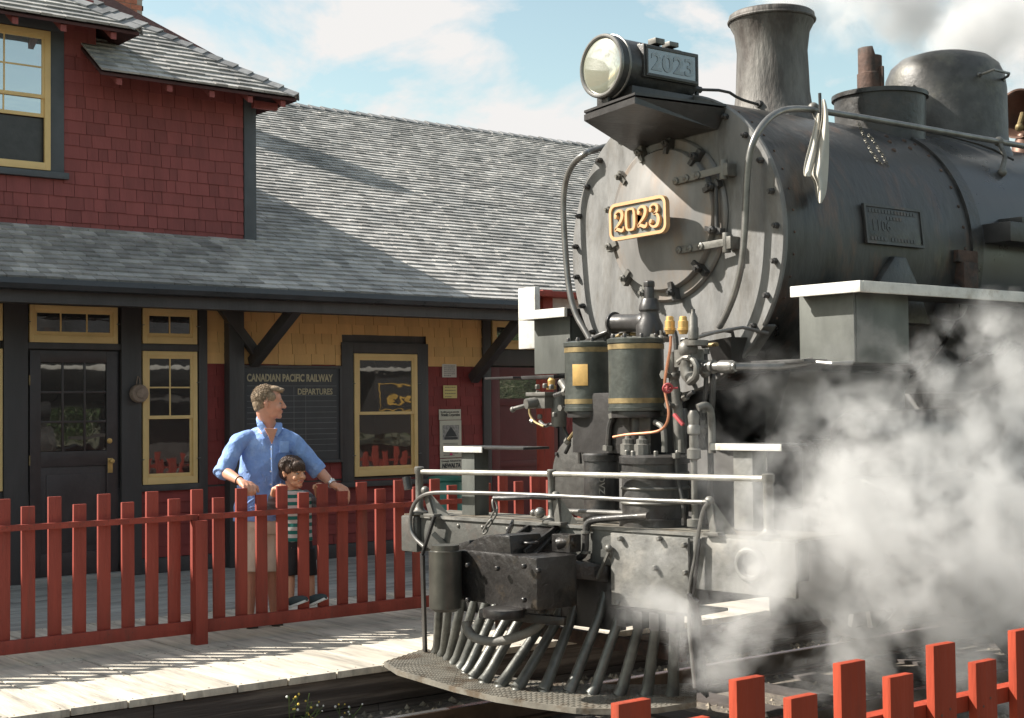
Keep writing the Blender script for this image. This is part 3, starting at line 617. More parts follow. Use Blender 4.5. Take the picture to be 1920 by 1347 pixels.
a = at(823, 768, Y=YW - .02); c = at(865, 881, Y=YW - .02)
pt = thing('wall_poster', 'tall narrow cream poster with a photograph of a domed hall and company lettering', 'poster', ((a.x + c.x) / 2, YW - .016, c.z))
zA = at(845, 788, Y=YW).z; zB = at(845, 859, Y=YW).z
b = MB(); b.box(a.x, c.x, YW - .022, YW - .016, zA + .003, a.z); b.box(a.x + .01, c.x + .005, YW - .022, YW - .016, zB + .004, zA - .003); b.box(a.x + .012, c.x + .005, YW - .022, YW - .016, c.z - .015, zB - .006); b.build('sheet', paper_c, pt, bev=.002)
b = MB(); W_ = c.x - a.x
text_into(b, 'Newalta Corporation', (a.x + .03, YW - .0235, (zA + a.z) / 2 - .018), (1, 0, 0), (0, 0, 1), .055, width=W_ - .05)
text_into(b, 'This exhibit is generously sponsored by', (a.x + .02, YW - .0235, a.z - .04), (1, 0, 0), (0, 0, 1), .026, width=W_ - .05)
text_into(b, 'Lovingly Adopted by', (a.x + .03, YW - .0235, zB - .045), (1, 0, 0), (0, 0, 1), .032, width=W_ - .04, shear=.15)
text_into(b, 'NEWALTA', (a.x + .035, YW - .0235, zB - .115), (1, 0, 0), (0, 0, 1), .072, width=W_ - .05, bold=.003, shear=.2)
for i in range(9): b.box(a.x + .06, c.x - .05 - (.05 if i == 8 else 0), YW - .0235, YW - .0225, zA - .285 - i * .018, zA - .280 - i * .018)
b.build('print', ink, pt, smooth=0)
b = MB(); b.box(a.x + .05, c.x - .03, YW - .0236, YW - .0225, zA - .24, zA - .06); b.build('picture', photo_grey, pt, smooth=0)
b = MB(); mx_ = (a.x + c.x) / 2 + .01; b.prism([(mx_ - .09, YW - .0242, zA - .20), (mx_ + .09, YW - .0242, zA - .20), (mx_ + .06, YW - .0242, zA - .15), (mx_ + .025, YW - .0242, zA - .11), (mx_, YW - .0242, zA - .08), (mx_ - .025, YW - .0242, zA - .11), (mx_ - .06, YW - .0242, zA - .15)], (0, .0005, 0)); b.box(mx_ - .10, mx_ + .10, YW - .0242, YW - .0237, zA - .235, zA - .205); b.build('picture_subject', ink, pt, smooth=0)
lz = zB + .045; b = MB(); b.prism([(mx_ + x * .028, YW - .0236, lz + z * .028) for x, z in ((0, 1), (.25, .45), (.75, .55), (.6, .05), (1, -.2), (.2, -.6), (-.2, -.6), (-1, -.2), (-.6, .05), (-.75, .55), (-.25, .45))], (0, .001, 0)); b.build('leaf_mark', mat('magenta_print', (0.55, 0.05, 0.15), 0.7), pt, smooth=0)
# round wooden plaque on the door casing
p = at(262, 738, Y=YW - .12); r = m_of(17.5, p)
pl = thing('hanging_disc', 'round weathered wooden disc hung on a cord beside the narrow cream window', 'wall ornament', (p.x, p.y, p.z))
wood = mat('bleached_wood', (0.27, 0.20, 0.155), 0.8, var=0.3, scale=14, bump=.4)
b = MB(); b.lathe((p.x, YW - .055, p.z), (0, -1, 0), [(0, r * .9), (.02, r), (.07, r), (.09, r * .9), (.095, r * .55), (.11, r * .5), (.112, .001)], 14); b.build('disc', wood, pl, smooth=50)
b = MB(); b.tube([(p.x - .02, YW - .08, p.z + r * .8), (p.x + .0, YW - .06, p.z + r * 1.6), (p.x + .01, YW - .052, p.z + r * 1.9), (p.x + .03, YW - .06, p.z + r * 1.5), (p.x + .02, YW - .08, p.z + r * .8)], .006, 6, smooth=1); b.build('cord', wood, pl)
# green barrel behind the fence
pb = at(838, 925, Y=12.6); b = MB(); b.lathe((pb.x, 12.6, 0), (0, 0, 1), [(0, .17), (.02, .19), (.28, .20), (.30, .21), (.33, .20), (.60, .19), (.62, .205), (.65, .19), (pb.z + .12, .18), (pb.z + .14, .2), (pb.z + .17, .2), (pb.z + .18, .15)], 28)
tag(b.build('green_barrel', green_m, loc=(pb.x, 12.6, 0)), 'small teal green barrel standing on the platform behind the fence under the poster', 'barrel')
# red and white crossing sign box behind the smokebox
ps = at(1030, 600, Y=11.6); sg = thing('platform_signpost', 'tall red post with a white framed board behind the locomotive front', 'signpost', (ps.x, 11.6, 0))
pa = at(1014, 700, Y=11.6); 
b = MB(); b.box(pa.x, pa.x + .13, 11.55, 11.68, 0, at(1030, 545, Y=11.6).z); b.build('post', fence_red, sg, bev=.004)
wl = at(979, 540, Y=11.55); wb_ = at(981, 655, Y=11.55); b = MB(); b.box(wl.x, wl.x + .07, 11.35, 11.62, wb_.z, wl.z); b.build('white_side_board', white_p, sg, bev=.012)
t_ = at(990, 545, Y=11.5); e_ = at(1080, 548, Y=11.5); b = MB(); b.box(wl.x + .07, wl.x + 1.1, 11.42, 11.62, wl.z - .085, wl.z - .03); b.box(wl.x + .07, wl.x + 1.1, 11.42, 11.62, wb_.z + .02, wb_.z + .075); b.build('crossbar', fence_red, sg, bev=.004)
b = MB(); b.box(wl.x + .07, wl.x + 1.1, 11.62, 11.64, wb_.z + .02, wl.z - .01); b.build('white_back_board', white_p, sg, bev=.003)

# ================================================================== LOCOMOTIVE
lo = thing('steam_locomotive', 'black steam locomotive with pale grey smokebox front and bronze number plate 2023', 'steam locomotive', (10.0, YC, TZ))
FX = 6.55; CYc, CZc = 6.62, 2.715
NX = (-1, 0, 0)
def ring(cx_, cy_, cz_, r, n, a0=0.0): 
    return [Vector((cx_, cy_ + r * math.cos(a0 + 2 * math.pi * i / n), cz_ + r * math.sin(a0 + 2 * math.pi * i / n))) for i in range(n)]
# smokebox shell
b = MB(); b.lathe((FX + .03, CYc, CZc), (1, 0, 0), [(0, .90), (.0, .925), (1.93, .925), (1.93, .90)], 96)
sbx = b.build('smokebox', boiler_m, lo)
b = MB(); b.lathe((8.42, CYc, CZc), (1, 0, 0), [(0, .926), (0, .945), (.12, .945), (.12, .926)], 96, cap=False)
b.build('smokebox_band', steel_black, sbx)
b = MB()
for i in range(40):
    a = 2 * math.pi * i / 40; d = (0, math.cos(a), math.sin(a)); b.rivet((8.36, CYc + .925 * d[1], CZc + .925 * d[2]), d, .013, 8)
for i in range(44):
    a = 2 * math.pi * i / 44; d = (0, math.cos(a), math.sin(a)); b.rivet((6.66, CYc + .925 * d[1], CZc + .925 * d[2]), d, .009, 6)
for (x, a) in ((8.05, 128), (8.22, 131), (8.12, 122), (8.28, 124), (7.98, 135)):
    a = -math.radians(a) + math.pi; b.rivet((x, CYc - .925 * math.cos(math.radians(180 - 0)) * 0 - .925 * math.cos(a) * 1, CZc + .925 * math.sin(a)), (0, -math.cos(a), math.sin(a)), .018, 10)
b.split(1, 'rivet', mat('rusty_rivet', (.085,.055,.042), .7, var=.5, scale=3), sbx)
# boiler
b = MB(); b.lathe((8.54, CYc, CZc), (1, 0, 0), [(0, .90), (0, .945), (3.2, .945), (3.21, .955), (3.26, .955), (3.27, .945), (6.2, .945), (6.2, .8)], 96); b.build('boiler', jacket_m, lo)
# cab + firebox (outside the frame, behind)
b = MB(); b.box(13.6, 15.9, YC - 1.45, YC + 1.45, 1.3, 3.9); b.prism([(13.3, YC - 1.6, 3.9), (13.3, YC, 4.35), (13.3, YC + 1.6, 3.9)], (2.9, 0, 0)); cb = b.build('cab', cab_m, lo, bev=.02)
for s_ in (-1, 1):      # gold lining and road number on both cab sides
    yy = YC + s_ * 1.453; x0, x1 = (13.66, 14.72); b = MB()
    for (xa, xb, za, zb2) in ((x0, x1, 2.10, 2.116), (x0, x1, 1.65, 1.666), (x0, x0 + .016, 1.666, 2.10), (x1 - .016, x1, 1.666, 2.10)): b.box(xa, xb, min(yy, yy + s_ * .004), max(yy, yy + s_ * .004), za, zb2)
    text_into(b, '2023', ((x1 - .12) if s_ > 0 else (x0 + .12), yy + s_ * .003, 1.79), (-s_, 0, 0), (0, 0, 1), .20, width=.78, bold=.006)
    b.build('cab_number', mat('gold_lining', (.80, .50, .12), .5), cb, smooth=0)
# front plate
b = MB(); b.lathe((FX + .03, CYc, CZc), NX, [(0, .945), (.022, .948), (.034, .938), (.034, .0)], 110, cap=False)
fp = b.build('smokebox_front', face_m, lo, smooth=30)
b = MB(); b.lathe((FX, CYc, CZc), NX, [(-.02, .80), (-.001, .80), (.0, .79), (.0, .0)], 110, cap=False)
b.build('face_disc', face_m, fp, smooth=30)
rb = random.Random(12)
b = MB()
for i, p in enumerate(ring(FX - .004, CYc, CZc, .893, 27, .08)): b.bolt(p, NX, .019, .026, 6); b.lathe(p, NX, [(0, .011), (.042, .011)], 8)
b.split(2, 'rim_bolt', steel_black, fp, smooth=25)
# door
DC = Vector((FX - .012, 6.63, 2.873))
b = MB(); b.lathe(DC, NX, [(0, .52), (.012, .515), (.02, .505), (.02, .0)], 80, cap=False); b.build('door_ring', face_rust, fp, smooth=30)
b = MB(); b.lathe(DC, NX, [(.018, .452), (.045, .452), (.060, .440), (.064, .41), (.075, .34), (.098, .25), (.115, .14), (.120, .02), (.12, .0)], 80, cap=False)
dor = b.build('smokebox_door', face_rust, lo, smooth=40)
for (u, v) in ((1163, 326), (1140, 393), (1147, 466), (1176, 526), (1213, 553), (1266, 545), (1310, 496), (1338, 431), (1337, 352), (1311, 291), (1257, 270), (1205, 285)):
    p = at(u, v, X=FX - .05); d = (p - DC); d.x = 0; r = d.length; d.normalize(); pc_ = Vector((FX - .03, DC.y, DC.z)) + d * .478
    b = MB(); tg = Vector((0, -d.z, d.y)); b.obox(pc_ + Vector((-.022, 0, 0)), d, tg, (1, 0, 0), .048, .019, .022); b.obox(pc_ - d * .03 + Vector((-.05, 0, 0)), d, tg, (1, 0, 0), .036, .015, .014)
    b.cyl(pc_ + Vector((-.03, 0, 0)), pc_ + Vector((-.095, 0, 0)), .011, 8); b.bolt(pc_ + Vector((-.052, 0, 0)), NX, .024, .024, 6)
    b.build('door_clamp', steel_grey if u < 1250 else steel_black, dor, smooth=25)
for (u0, v0, u1, v1) in ((1264, 341, 1352, 318), (1270, 470, 1358, 455)):
    a = at(u0, v0, X=FX - .115); c = at(u1, v1, X=FX - .085); d = (c - a).normalized(); 
    b = MB(); b.bar(a, c, .014, .044, up=(0, 0, 1)); mid = a.lerp(c, .55)
    for k in (.05, .28, .52): q = a.lerp(c, k); b.lathe(q + Vector((-.004, 0, 0)), NX, [(0, .024), (.010, .024), (.014, .016)], 14); b.rivet(q + Vector((-.016, 0, 0)), NX, .011)
    e = c; b.cyl(e + Vector((0.02, 0, -.06)), e + Vector((.02, 0, .06)), .026, 14); b.box(e.x, e.x + .09, e.y - .05, e.y + .01, e.z - .04, e.z + .035)
    b.build('hinge_strap', steel_grey, dor, bev=.002)
hp = at(1340, 352, X=FX - .06); hp2 = at(1342, 440, X=FX - .06)
MB().cyl(hp + Vector((0, -.01, .05)), hp2 + Vector((0, -.01, 0)), .013, 10).build('hinge_pin', steel_black, dor)

# number plate, plaque with raised figures
NPX = 6.30
tl, tr_, br_, bl = [at(u, v, X=NPX) for u, v in ((1143, 386), (1251, 363), (1251, 437), (1146, 453))]
npc = (tl + tr_ + br_ + bl) / 4; ay = ((tr_ - tl) + (br_ - bl)).normalized(); az = Vector((1, 0, 0)).cross(ay); az = az if az.z > 0 else -az
w_ = ((tr_ - tl).length + (br_ - bl).length) / 4; h_ = ((tl - bl).length + (tr_ - br_).length) / 4
def rrect(w, h, r, n=6, x=0.0):
    P = []
    for (sx, sz, a0) in ((1, 1, 0), (-1, 1, 90), (-1, -1, 180), (1, -1, 270)):
        for i in range(n + 1):
            a = rad(a0 + 90 * i / n); P.append(npc + Vector((x, 0, 0)) + ay * (sx * (w - r) + r * math.cos(a)) + az * (sz * (h - r) + r * math.sin(a)))
    return P
b = MB(); b.prism(rrect(w_ - .006, h_ - .006, .05), (.02, 0, 0)); npo = b.build('number_plate', np_bg, lo, smooth=30)
b = MB(); A = rrect(w_, h_, .055, x=-.012); B_ = rrect(w_ - .02, h_ - .02, .038, x=-.012); n = len(A); A2 = [p + Vector((.034, 0, 0)) for p in A]; B2 = [p + Vector((.034, 0, 0)) for p in B_]
b.add(A + B_ + A2 + B2, [(i, (i + 1) % n, n + (i + 1) % n, n + i) for i in range(n)] + [(i, 2 * n + i, 2 * n + (i + 1) % n, (i + 1) % n) for i in range(n)] + [(n + i, n + (i + 1) % n, 3 * n + (i + 1) % n, 3 * n + i) for i in range(n)])
b.build('plate_rim', gold_m, npo, smooth=30)
b = MB(); b.cyl(npc, (FX - .1, npc.y, npc.z), .03, 12); b.build('plate_stud', steel_black, npo)
def stroke(mb, pts, ws, org, ax, ay_, h, ext):
    """variable width ribbon, Chaikin smoothed"""
    P = [Vector((x, y, w)) for (x, y), w in zip(pts, ws)]
    for _ in range(3):
        q = [P[0]]
        for a, c in zip(P[:-1], P[1:]): q += [a * .75 + c * .25, a * .25 + c * .75]
        q.append(P[-1]); P = q
    Ls, Rs = [], []
    for i, p in enumerate(P):
        t = (P[min(i + 1, len(P) - 1)] - P[max(i - 1, 0)]); t.z = 0; t.normalize(); nn = Vector((-t.y, t.x, 0)) * p.z
        Ls.append(p + nn); Rs.append(p - nn)
    V = []
    for q in Ls + Rs: V.append(org + ax * (q.x * h) + ay_ * (q.y * h))
    n = len(P); W2 = [v + ext for v in V]; F = []
    for i in range(n - 1): F += [(i, i + 1, n + i + 1, n + i), (2 * n + i, 2 * n + n + i, 2 * n + n + i + 1, 2 * n + i + 1), (i, 2 * n + i, 2 * n + i + 1, i + 1), (n + i, n + i + 1, 3 * n + i + 1, 3 * n + i)]
    F += [(0, n, 3 * n, 2 * n), (n - 1, 3 * n - 1, 4 * n - 1, 2 * n - 1)]
    mb.add(V + W2, F)
DIG = {'2': [([(-.24, .70), (-.27, .86), (-.05, 1.02), (.22, .96), (.27, .72), (.12, .46), (-.12, .28), (-.29, .10)], [.06, .045, .05, .09, .10, .075, .05, .05]),
             ([(-.29, .06), (-.16, .16), (.02, .09), (.18, .02), (.31, .08), (.32, .22)], [.05, .07, .075, .08, .06, .03])],
       '0': [([(0, 1.0), (-.26, .98), (-.29, .5), (-.26, .02), (0, .0)], [.05, .06, .095, .06, .05]), ([(0, 1.0), (.26, .98), (.29, .5), (.26, .02), (0, .0)], [.05, .06, .095, .06, .05])],
       '3': [([(-.23, .76), (-.22, .93), (.0, 1.03), (.25, .93), (.24, .66), (.0, .55)], [.06, .04, .05, .08, .08, .04]), ([(-.04, .55), (.2, .56), (.34, .34), (.25, .0), (-.05, -.06), (-.26, .06), (-.25, .24)], [.04, .06, .10, .09, .05, .04, .06])]}
BALL = {'2': [(-.19, .72)], '0': [], '3': [(-.18, .75), (-.19, .22)]}
for k, chh in enumerate('2023'):
    b = MB(); hh = h_ * 1.12; org = npc + ay * (-w_ + w_ * 2 * (.19 + .205 * k)) - az * (hh * .5) + Vector((-.020, 0, 0))
    for pts, ws in DIG[chh]: stroke(b, pts, ws, org, ay, az, hh, Vector((.022, 0, 0)))
    for (x, y) in BALL[chh]: b.lathe(org + ay * (x * hh) + az * (y * hh) + Vector((.02, 0, 0)), NX, [(0, .105 * hh), (.021, .105 * hh), (.024, .08 * hh)], 16)
    b.build('numeral', gold_m, npo, smooth=30)

# headlamp
HL = at(1128, 124, Y=6.55); HR = m_of(58, HL); hx = HL.x
b = MB(); b.lathe((hx, HL.y, HL.z), (1, 0, 0), [(0, HR * .9), (0, HR), (.03, HR * 1.03), (.06, HR * 1.03), (.062, HR * .97), (.60, HR * .97), (.66, HR * .9), (.68, HR * .3), (.68, 0)], 64, cap=False)
hd = b.build('headlamp', steel_black, lo, smooth=30)
b = MB(); b.torus((hx, HL.y, HL.z), (1, 0, 0), HR * .97, .013, 64, 10); b.torus((hx + .06, HL.y, HL.z), (1, 0, 0), HR * 1.03, .008, 64, 8); b.build('lamp_rim', pipe_m, hd)
b = MB(); b.lathe((hx + .012, HL.y, HL.z), NX, [(.034 * math.cos(i / 16 * 1.5), HR * .93 * math.sin(i / 16 * 1.571 + .0001)) for i in range(16, -1, -1)], 64, cap=False); b.build('lens', lens_m, hd, smooth=60)
b = MB(); b.lathe((hx + .03, HL.y, HL.z), (1, 0, 0), [(0, HR * .92), (.05, HR * .8), (.14, HR * .5), (.17, HR * .15), (.17, 0)], 48, cap=False); b.build('reflector', mat('silver_reflector', (.8, .78, .68), 0.15, metal=1.0, var=.03), hd)
for s_ in (-1, 1):
    yy = HL.y + s_ * (HR * 1.02)
    b = MB(); b.box(hx + .17, hx + .64, min(yy, HL.y + s_ * .06), max(yy, HL.y + s_ * .06), HL.z - .075, HL.z + .125)
    bx = b.build('number_box', steel_black, hd, bev=.006); b = MB(); b.box(hx + .20, hx + .61, yy - .004 if s_ < 0 else yy, yy if s_ < 0 else yy + .004, HL.z - .05, HL.z + .10); b.build('number_glass', numglass, bx, smooth=0)
    b = MB(); b.box(hx + .185, hx + .625, yy - .010, yy + .006, HL.z + .10, HL.z + .118); b.box(hx + .185, hx + .625, yy - .010, yy + .006, HL.z - .068, HL.z - .05); b.box(hx + .185, hx + .20, yy - .010, yy + .006, HL.z - .05, HL.z + .10); b.box(hx + .61, hx + .625, yy - .010, yy + .006, HL.z - .05, HL.z + .10); b.build('glass_frame', steel_black, bx, bev=.002)
    b = MB(); text_into(b, '2023', (hx + .225, yy - .006, HL.z - .025) if s_ < 0 else (hx + .585, yy + .006, HL.z - .025), (1 if s_ < 0 else -1, 0, 0), (0, 0, 1), .15, width=.36, bold=.003)
    b.build('glass_numerals', mat('pale_glass_numerals', (.26, .31, .34), .4, var=.1), bx, smooth=0)
b = MB(); b.box(hx + .36, hx + .44, HL.y - .10, HL.y - .03, HL.z + HR * .93, HL.z + HR * .93 + .035); b.box(hx + .48, hx + .56, HL.y - .10, HL.y - .03, HL.z + HR * .93, HL.z + HR * .93 + .03); b.box(hx + .18, hx + .20, HL.y - HR * .8, HL.y - HR * .5, HL.z + HR * .62, HL.z + HR * .72); b.build('lid_hinge', steel_grey, hd, bev=.004)
b = MB(); b.box(hx + .10, hx + .66, HL.y - .16, HL.y + .16, HL.z - HR * 1.3, HL.z - HR * .70); b.box(hx + .02, hx + .05, HL.y - .03, HL.y + .03, HL.z - HR * 1.28, HL.z - HR * .9); b.build('lamp_cradle', steel_dark, hd, bev=.006)
# headlamp shelf bracket
SZ = HL.z - HR * 1.30
A = at(1095, 212, Z=SZ); B_ = at(1190, 178, Z=SZ); Cc = at(1184, 283, X=FX - .02); D_ = Vector((FX - .02, 6.18, Cc.z + .02))
b = MB(); A = Vector((A.x, A.y, SZ)); B_ = Vector((B_.x, B_.y, SZ)); Ab = Vector((FX, 7.10, SZ)); Bb = Vector((FX, 6.12, SZ)); up_ = Vector((0, 0, -.012)); l_ = Vector((0, 0, -.05))
b.prism([A, B_, Bb, Ab], (0, 0, .014))
b.add([A + up_, B_ + up_, A + l_, B_ + l_, Cc, D_, Ab + up_, Bb + up_], [(0, 1, 3, 2), (2, 3, 5, 4), (0, 2, 4, 6), (1, 7, 5, 3), (6, 4, 5, 7), (0, 6, 7, 1)])
b.build('headlamp_shelf', steel_dark, lo, smooth=0)
# lamp conduit
b = MB(); pts = [at(u, v, Y=6.5) for u, v in ((1262, 155), (1285, 165), (1303, 168), (1362, 170), (1385, 185), (1412, 194), (1440, 200))]
b.tube(pts, .010, 8, smooth=1); b.cyl(at(1306, 162, Y=6.5), at(1306, 180, Y=6.5), .016, 8); b.cyl(at(1420, 195, Y=6.5), at(1455, 203, Y=6.5), .026, 10); b.cyl(at(1299, 167, Y=6.5), at(1313, 169, Y=6.5), .022, 8); b.build('conduit', steel_dark, lo)

# stack
sc_ = Vector((7.52, 6.60, 0)); zt = at(1445, 27, Y=6.6).z
b = MB(); b.lathe((sc_.x, sc_.y, 3.50), (0, 0, 1), [(0, .36), (.10, .30), (.20, .262), (.30, .248), (.50, .24), (zt - 3.5 - .26, .236), (zt - 3.5 - .13, .252), (zt - 3.5 - .08, .278), (zt - 3.5 - .045, .290), (zt - 3.5 - .01, .286), (zt - 3.5, .272), (zt - 3.5 - .01, .255), (zt - 3.5 - .3, .21), (zt - 3.5 - .6, .20)], 64, cap=False)
stk = b.build('smokestack', stack_m, lo, smooth=60)
b = MB(); b.torus((sc_.x, sc_.y, zt - .05), (0, 0, 1), .286, .012, 64, 8); b.build('stack_rim', stack_m, stk)
# steam dome
dc = at(1772, 200, Y=6.6); b = MB(); zt2 = 4.345
b.lathe((dc.x, 6.6, 3.45), (0, 0, 1), [(0, .54), (.08, .49), (.15, .462), (.25, .452), (zt2 - 3.45 - .30, .450), (zt2 - 3.45 - .19, .435), (zt2 - 3.45 - .11, .40), (zt2 - 3.45 - .05, .33), (zt2 - 3.45 - .015, .22), (zt2 - 3.45, .10), (zt2 - 3.45, .0)], 72, cap=False)
dm = b.build('sand_dome', dome_m, lo, smooth=60)
b = MB(); h0 = at(1838, 139, Y=6.05); h1 = at(1893, 137, Y=6.0); h2 = at(1880, 150, Y=6.15)
b.tube([at(1836, 141, Y=6.19), at(1842, 139, Y=6.12), at(1864, 131, Y=6.04), at(1892, 138, Y=6.02), at(1890, 143, Y=6.06), at(1878, 150, Y=6.18)], .010, 8); b.sphere(at(1836, 141, Y=6.19), .02, 10, 8); b.sphere(at(1879, 151, Y=6.18), .02, 10, 8)
b.build('dome_handle', pipe_m, dm)
# turbine casing (lipped drum) and rusty exhaust pipe
lc = at(1650, 215, Y=6.45); b = MB(); lt = at(1565, 168, Y=6.5).z
b.lathe((lc.x, 6.45, 3.5), (0, 0, 1), [(0, .31), (lt - 3.5 - .03, .318), (lt - 3.5 - .03, .335), (lt - 3.5, .335), (lt - 3.5, .31), (lt - 3.5 - .06, .305), (lt - 3.5 - .06, 0)], 56, cap=False)
b.build('sand_box_drum', steel_black, lo, smooth=40)
pb_ = at(1632, 165, Y=6.72); pt_ = at(1632, 92, Y=6.72); pr = m_of(22, pb_)
b = MB(); n = 28; zlow = pb_.z - .22; V = []; F = []
for j, (zz, rr_) in enumerate(((zlow, pr * .85), (pb_.z - .06, pr * .85), (pb_.z - .055, pr * 1.1), (pb_.z + .10, pr * 1.1), (pb_.z + .105, pr))):
    for k in range(n): a = 2 * math.pi * k / n; V.append((pb_.x + rr_ * math.cos(a), 6.72 + rr_ * math.sin(a), zz))
for k in range(n):
    a = 2 * math.pi * k / n; hi = pt_.z if (math.cos(a + .9) < .35) else pt_.z - .06; V.append((pb_.x + pr * math.cos(a), 6.72 + pr * math.sin(a), hi))
for k in range(n): a = 2 * math.pi * k / n; V.append((pb_.x + pr * .82 * math.cos(a), 6.72 + pr * .82 * math.sin(a), V[5 * n + k][2]))
for k in range(n): a = 2 * math.pi * k / n; V.append((pb_.x + pr * .82 * math.cos(a), 6.72 + pr * .82 * math.sin(a), pb_.z))
for j in range(7):
    for k in range(n): F.append((j * n + k, j * n + (k + 1) % n, (j + 1) * n + (k + 1) % n, (j + 1) * n + k))
b.add(V, F); b.box(pb_.x - .008, pb_.x + .012, 6.72 - pr * 1.35, 6.72 - pr * 1.0, pb_.z - .02, pb_.z + .14); b.build('exhaust_pipe', rust_m, lo, smooth=40)
# bell
bp_ = at(1918, 215, Y=6.6); b = MB(); b.lathe((bp_.x, 6.6, bp_.z), (-1, 0, .0), [(-.25, .05), (-.22, .10), (-.12, .13), (.0, .16), (.05, .19), (.07, .20), (.07, .185), (.0, .15), (-.12, .11), (-.2, .0)], 40, cap=False); b.lathe((bp_.x, 6.6, bp_.z - .36), (0, 0, 1), [(0, .10), (.12, .09), (.14, .07), (.2, .05)], 24); b.build('bell', bell_m, lo, smooth=50)
b = MB(); b.tube([(bp_.x - .05, 6.6 - .03, bp_.z), (bp_.x - .1, 6.57, bp_.z - .1)], .02, 8); b.sphere((bp_.x - .1, 6.57, bp_.z - .12), .035); b.build('bell_clapper', brass_dull, lo)

# handrail: up the right of the face, over and back along the boiler; and the left mate
hz = 3.535
pr_ = [at(u, v, X=FX - .10) for u, v in ((1348, 615), (1362, 590), (1380, 545), (1392, 490), (1397, 420), (1400, 340), (1404, 295))]
pr_ += [at(1413, 262, X=6.47), at(1428, 236, X=6.53), at(1450, 214, X=6.66), at(1480, 203, X=6.84), Vector((7.2, 5.92, 3.535)), Vector((9.0, 5.92, 3.54)), Vector((13.6, 5.92, 3.54))]
hr = MB().tube(pr_, .021, 12, smooth=2).build('handrail', pipe_m, lo, smooth=60)
b = MB()
for x in (7.12, 9.12, 11.6):
    b.sphere((x, 5.92, 3.54), .036, 12, 8); b.tube([(x, 5.92, 3.54), (x - .02, 5.86, 3.42), (x - .06, 5.86, 3.32)], [.020, .016, .022], 10); b.sphere((x - .06, 5.86, 3.31), .034, 10, 8)
b.split(3, 'handrail_bracket', steel_grey, lo)
pl_ = [at(u, v, X=FX - .10) for u, v in ((1112, 650), (1100, 625), (1078, 590), (1066, 540), (1060, 470), (1056, 400), (1057, 360), (1064, 325), (1080, 300), (1100, 287))]
pl_ += [Vector((6.56, 7.42, 3.42)), Vector((6.75, 7.36, 3.49)), Vector((7.0, 7.32, 3.535)), Vector((9, 7.32, 3.54)), Vector((13.6, 7.32, 3.54))]
MB().tube(pl_, .021, 12, smooth=2).build('handrail', pipe_m, lo, smooth=60)
# thin lubricator line over the boiler
b = MB(); b.tube([at(1735, 246, Y=6.05), at(1790, 258, Y=6.0), at(1850, 275, Y=5.95), at(1900, 300, Y=5.9)], .008, 6, smooth=1); b.build('lubricator_line', steel_dark, lo)
# chain hanging on smokebox
b = MB(); pts = [at(u, v, Y=5.86 + max(0, (v - 300)) * -.0006) for u, v in ((1611, 233), (1622, 262), (1633, 283), (1645, 300), (1660, 318), (1671, 330), (1665, 312), (1655, 292), (1645, 276), (1636, 262), (1625, 250))]
for a, c in zip(pts[:-1], pts[1:]):
    k = max(1, int((c - a).length / .022))
    for i in range(k): q = a.lerp(c, i / k); b.torus(q, (1, .3 * (i % 2), .9 * (i % 2)), .009, .003, 8, 5)
b.build('chain', mat('dull_chain', (.16,.15,.12), .5, metal=.4), lo)
# builder's plate
A = at(1672, 425, Y=5.70); ang = math.asin(max(-1, min(1, (A.z - CZc) / .94)))
nrm = Vector((0, -math.cos(ang), math.sin(ang))); upd = Vector((0, math.sin(ang), math.cos(ang))); pc2 = Vector((A.x, CYc, CZc)) + nrm * .935; w2 = .29; h2_ = .125
b = MB(); b.obox(pc2, (1, 0, 0), upd, nrm, w2, h2_, .008); bpl = b.build('builders_plate', steel_black, lo, bev=.002)
b = MB()
for s_ in (-1, 1): b.obox(pc2 + upd * s_ * (h2_ - .008) + nrm * .01, (1, 0, 0), upd, nrm, w2, .008, .005); b.obox(pc2 + Vector((1, 0, 0)) * s_ * (w2 - .008) + nrm * .01, (1, 0, 0), upd, nrm, .008, h2_ - .016, .005)
text_into(b, '1106', pc2 + nrm * .009 - Vector((w2 * .8, 0, 0)) - upd * .04, (1, 0, 0), upd, .10)
for (zz, x0, x1) in ((.085, -.8, .8), (.045, -.2, .3), (-.09, -.8, -.35), (-.09, -.1, .7)): 
    x = x0
    while x < x1: b.obox(pc2 + nrm * .009 + upd * zz + Vector((x * w2, 0, 0)), (1, 0, 0), upd, nrm, .012, .011, .002); x += .11
b.build('plate_border', boiler_m, bpl, smooth=0)
# steam pipe boss and cleaning covers on smokebox side
b = MB(); q = at(1668, 500, Y=5.75); b.prism([(q.x - .30, 5.66, 2.20), (q.x + .30, 5.66, 2.20), (q.x + .20, 5.68, 2.45), (q.x + .06, 5.66, 2.62), (q.x - .06, 5.66, 2.62), (q.x - .20, 5.68, 2.45)], (0, .12, 0)); b.lathe((q.x + .62, 5.80, 2.36), (0, -1, 0), [(0, .12), (.10, .12), (.13, .10), (.14, .05)], 24); b.build('steam_pipe_boss', steel_black, lo, bev=.02)
b = MB(); q = at(1808, 505, Y=5.68); b.box(q.x - .06, q.x + .10, 5.64, 5.72, 2.40, 2.62); b.box(q.x - .09, q.x + .13, 5.66, 5.74, 2.62, 2.70); b.build('boiler_bracket', rust_m, lo, bev=.006)
b = MB(); q = at(1900, 432, Y=5.62); b.box(q.x - .25, q.x + 1.6, 5.48, 5.72, q.z - .10, q.z + .03); b.box(q.x - .05, q.x + .2, 5.52, 5.72, q.z + .03, q.z + .08); b.build('side_tank_rail', steel_dark, lo, bev=.006)
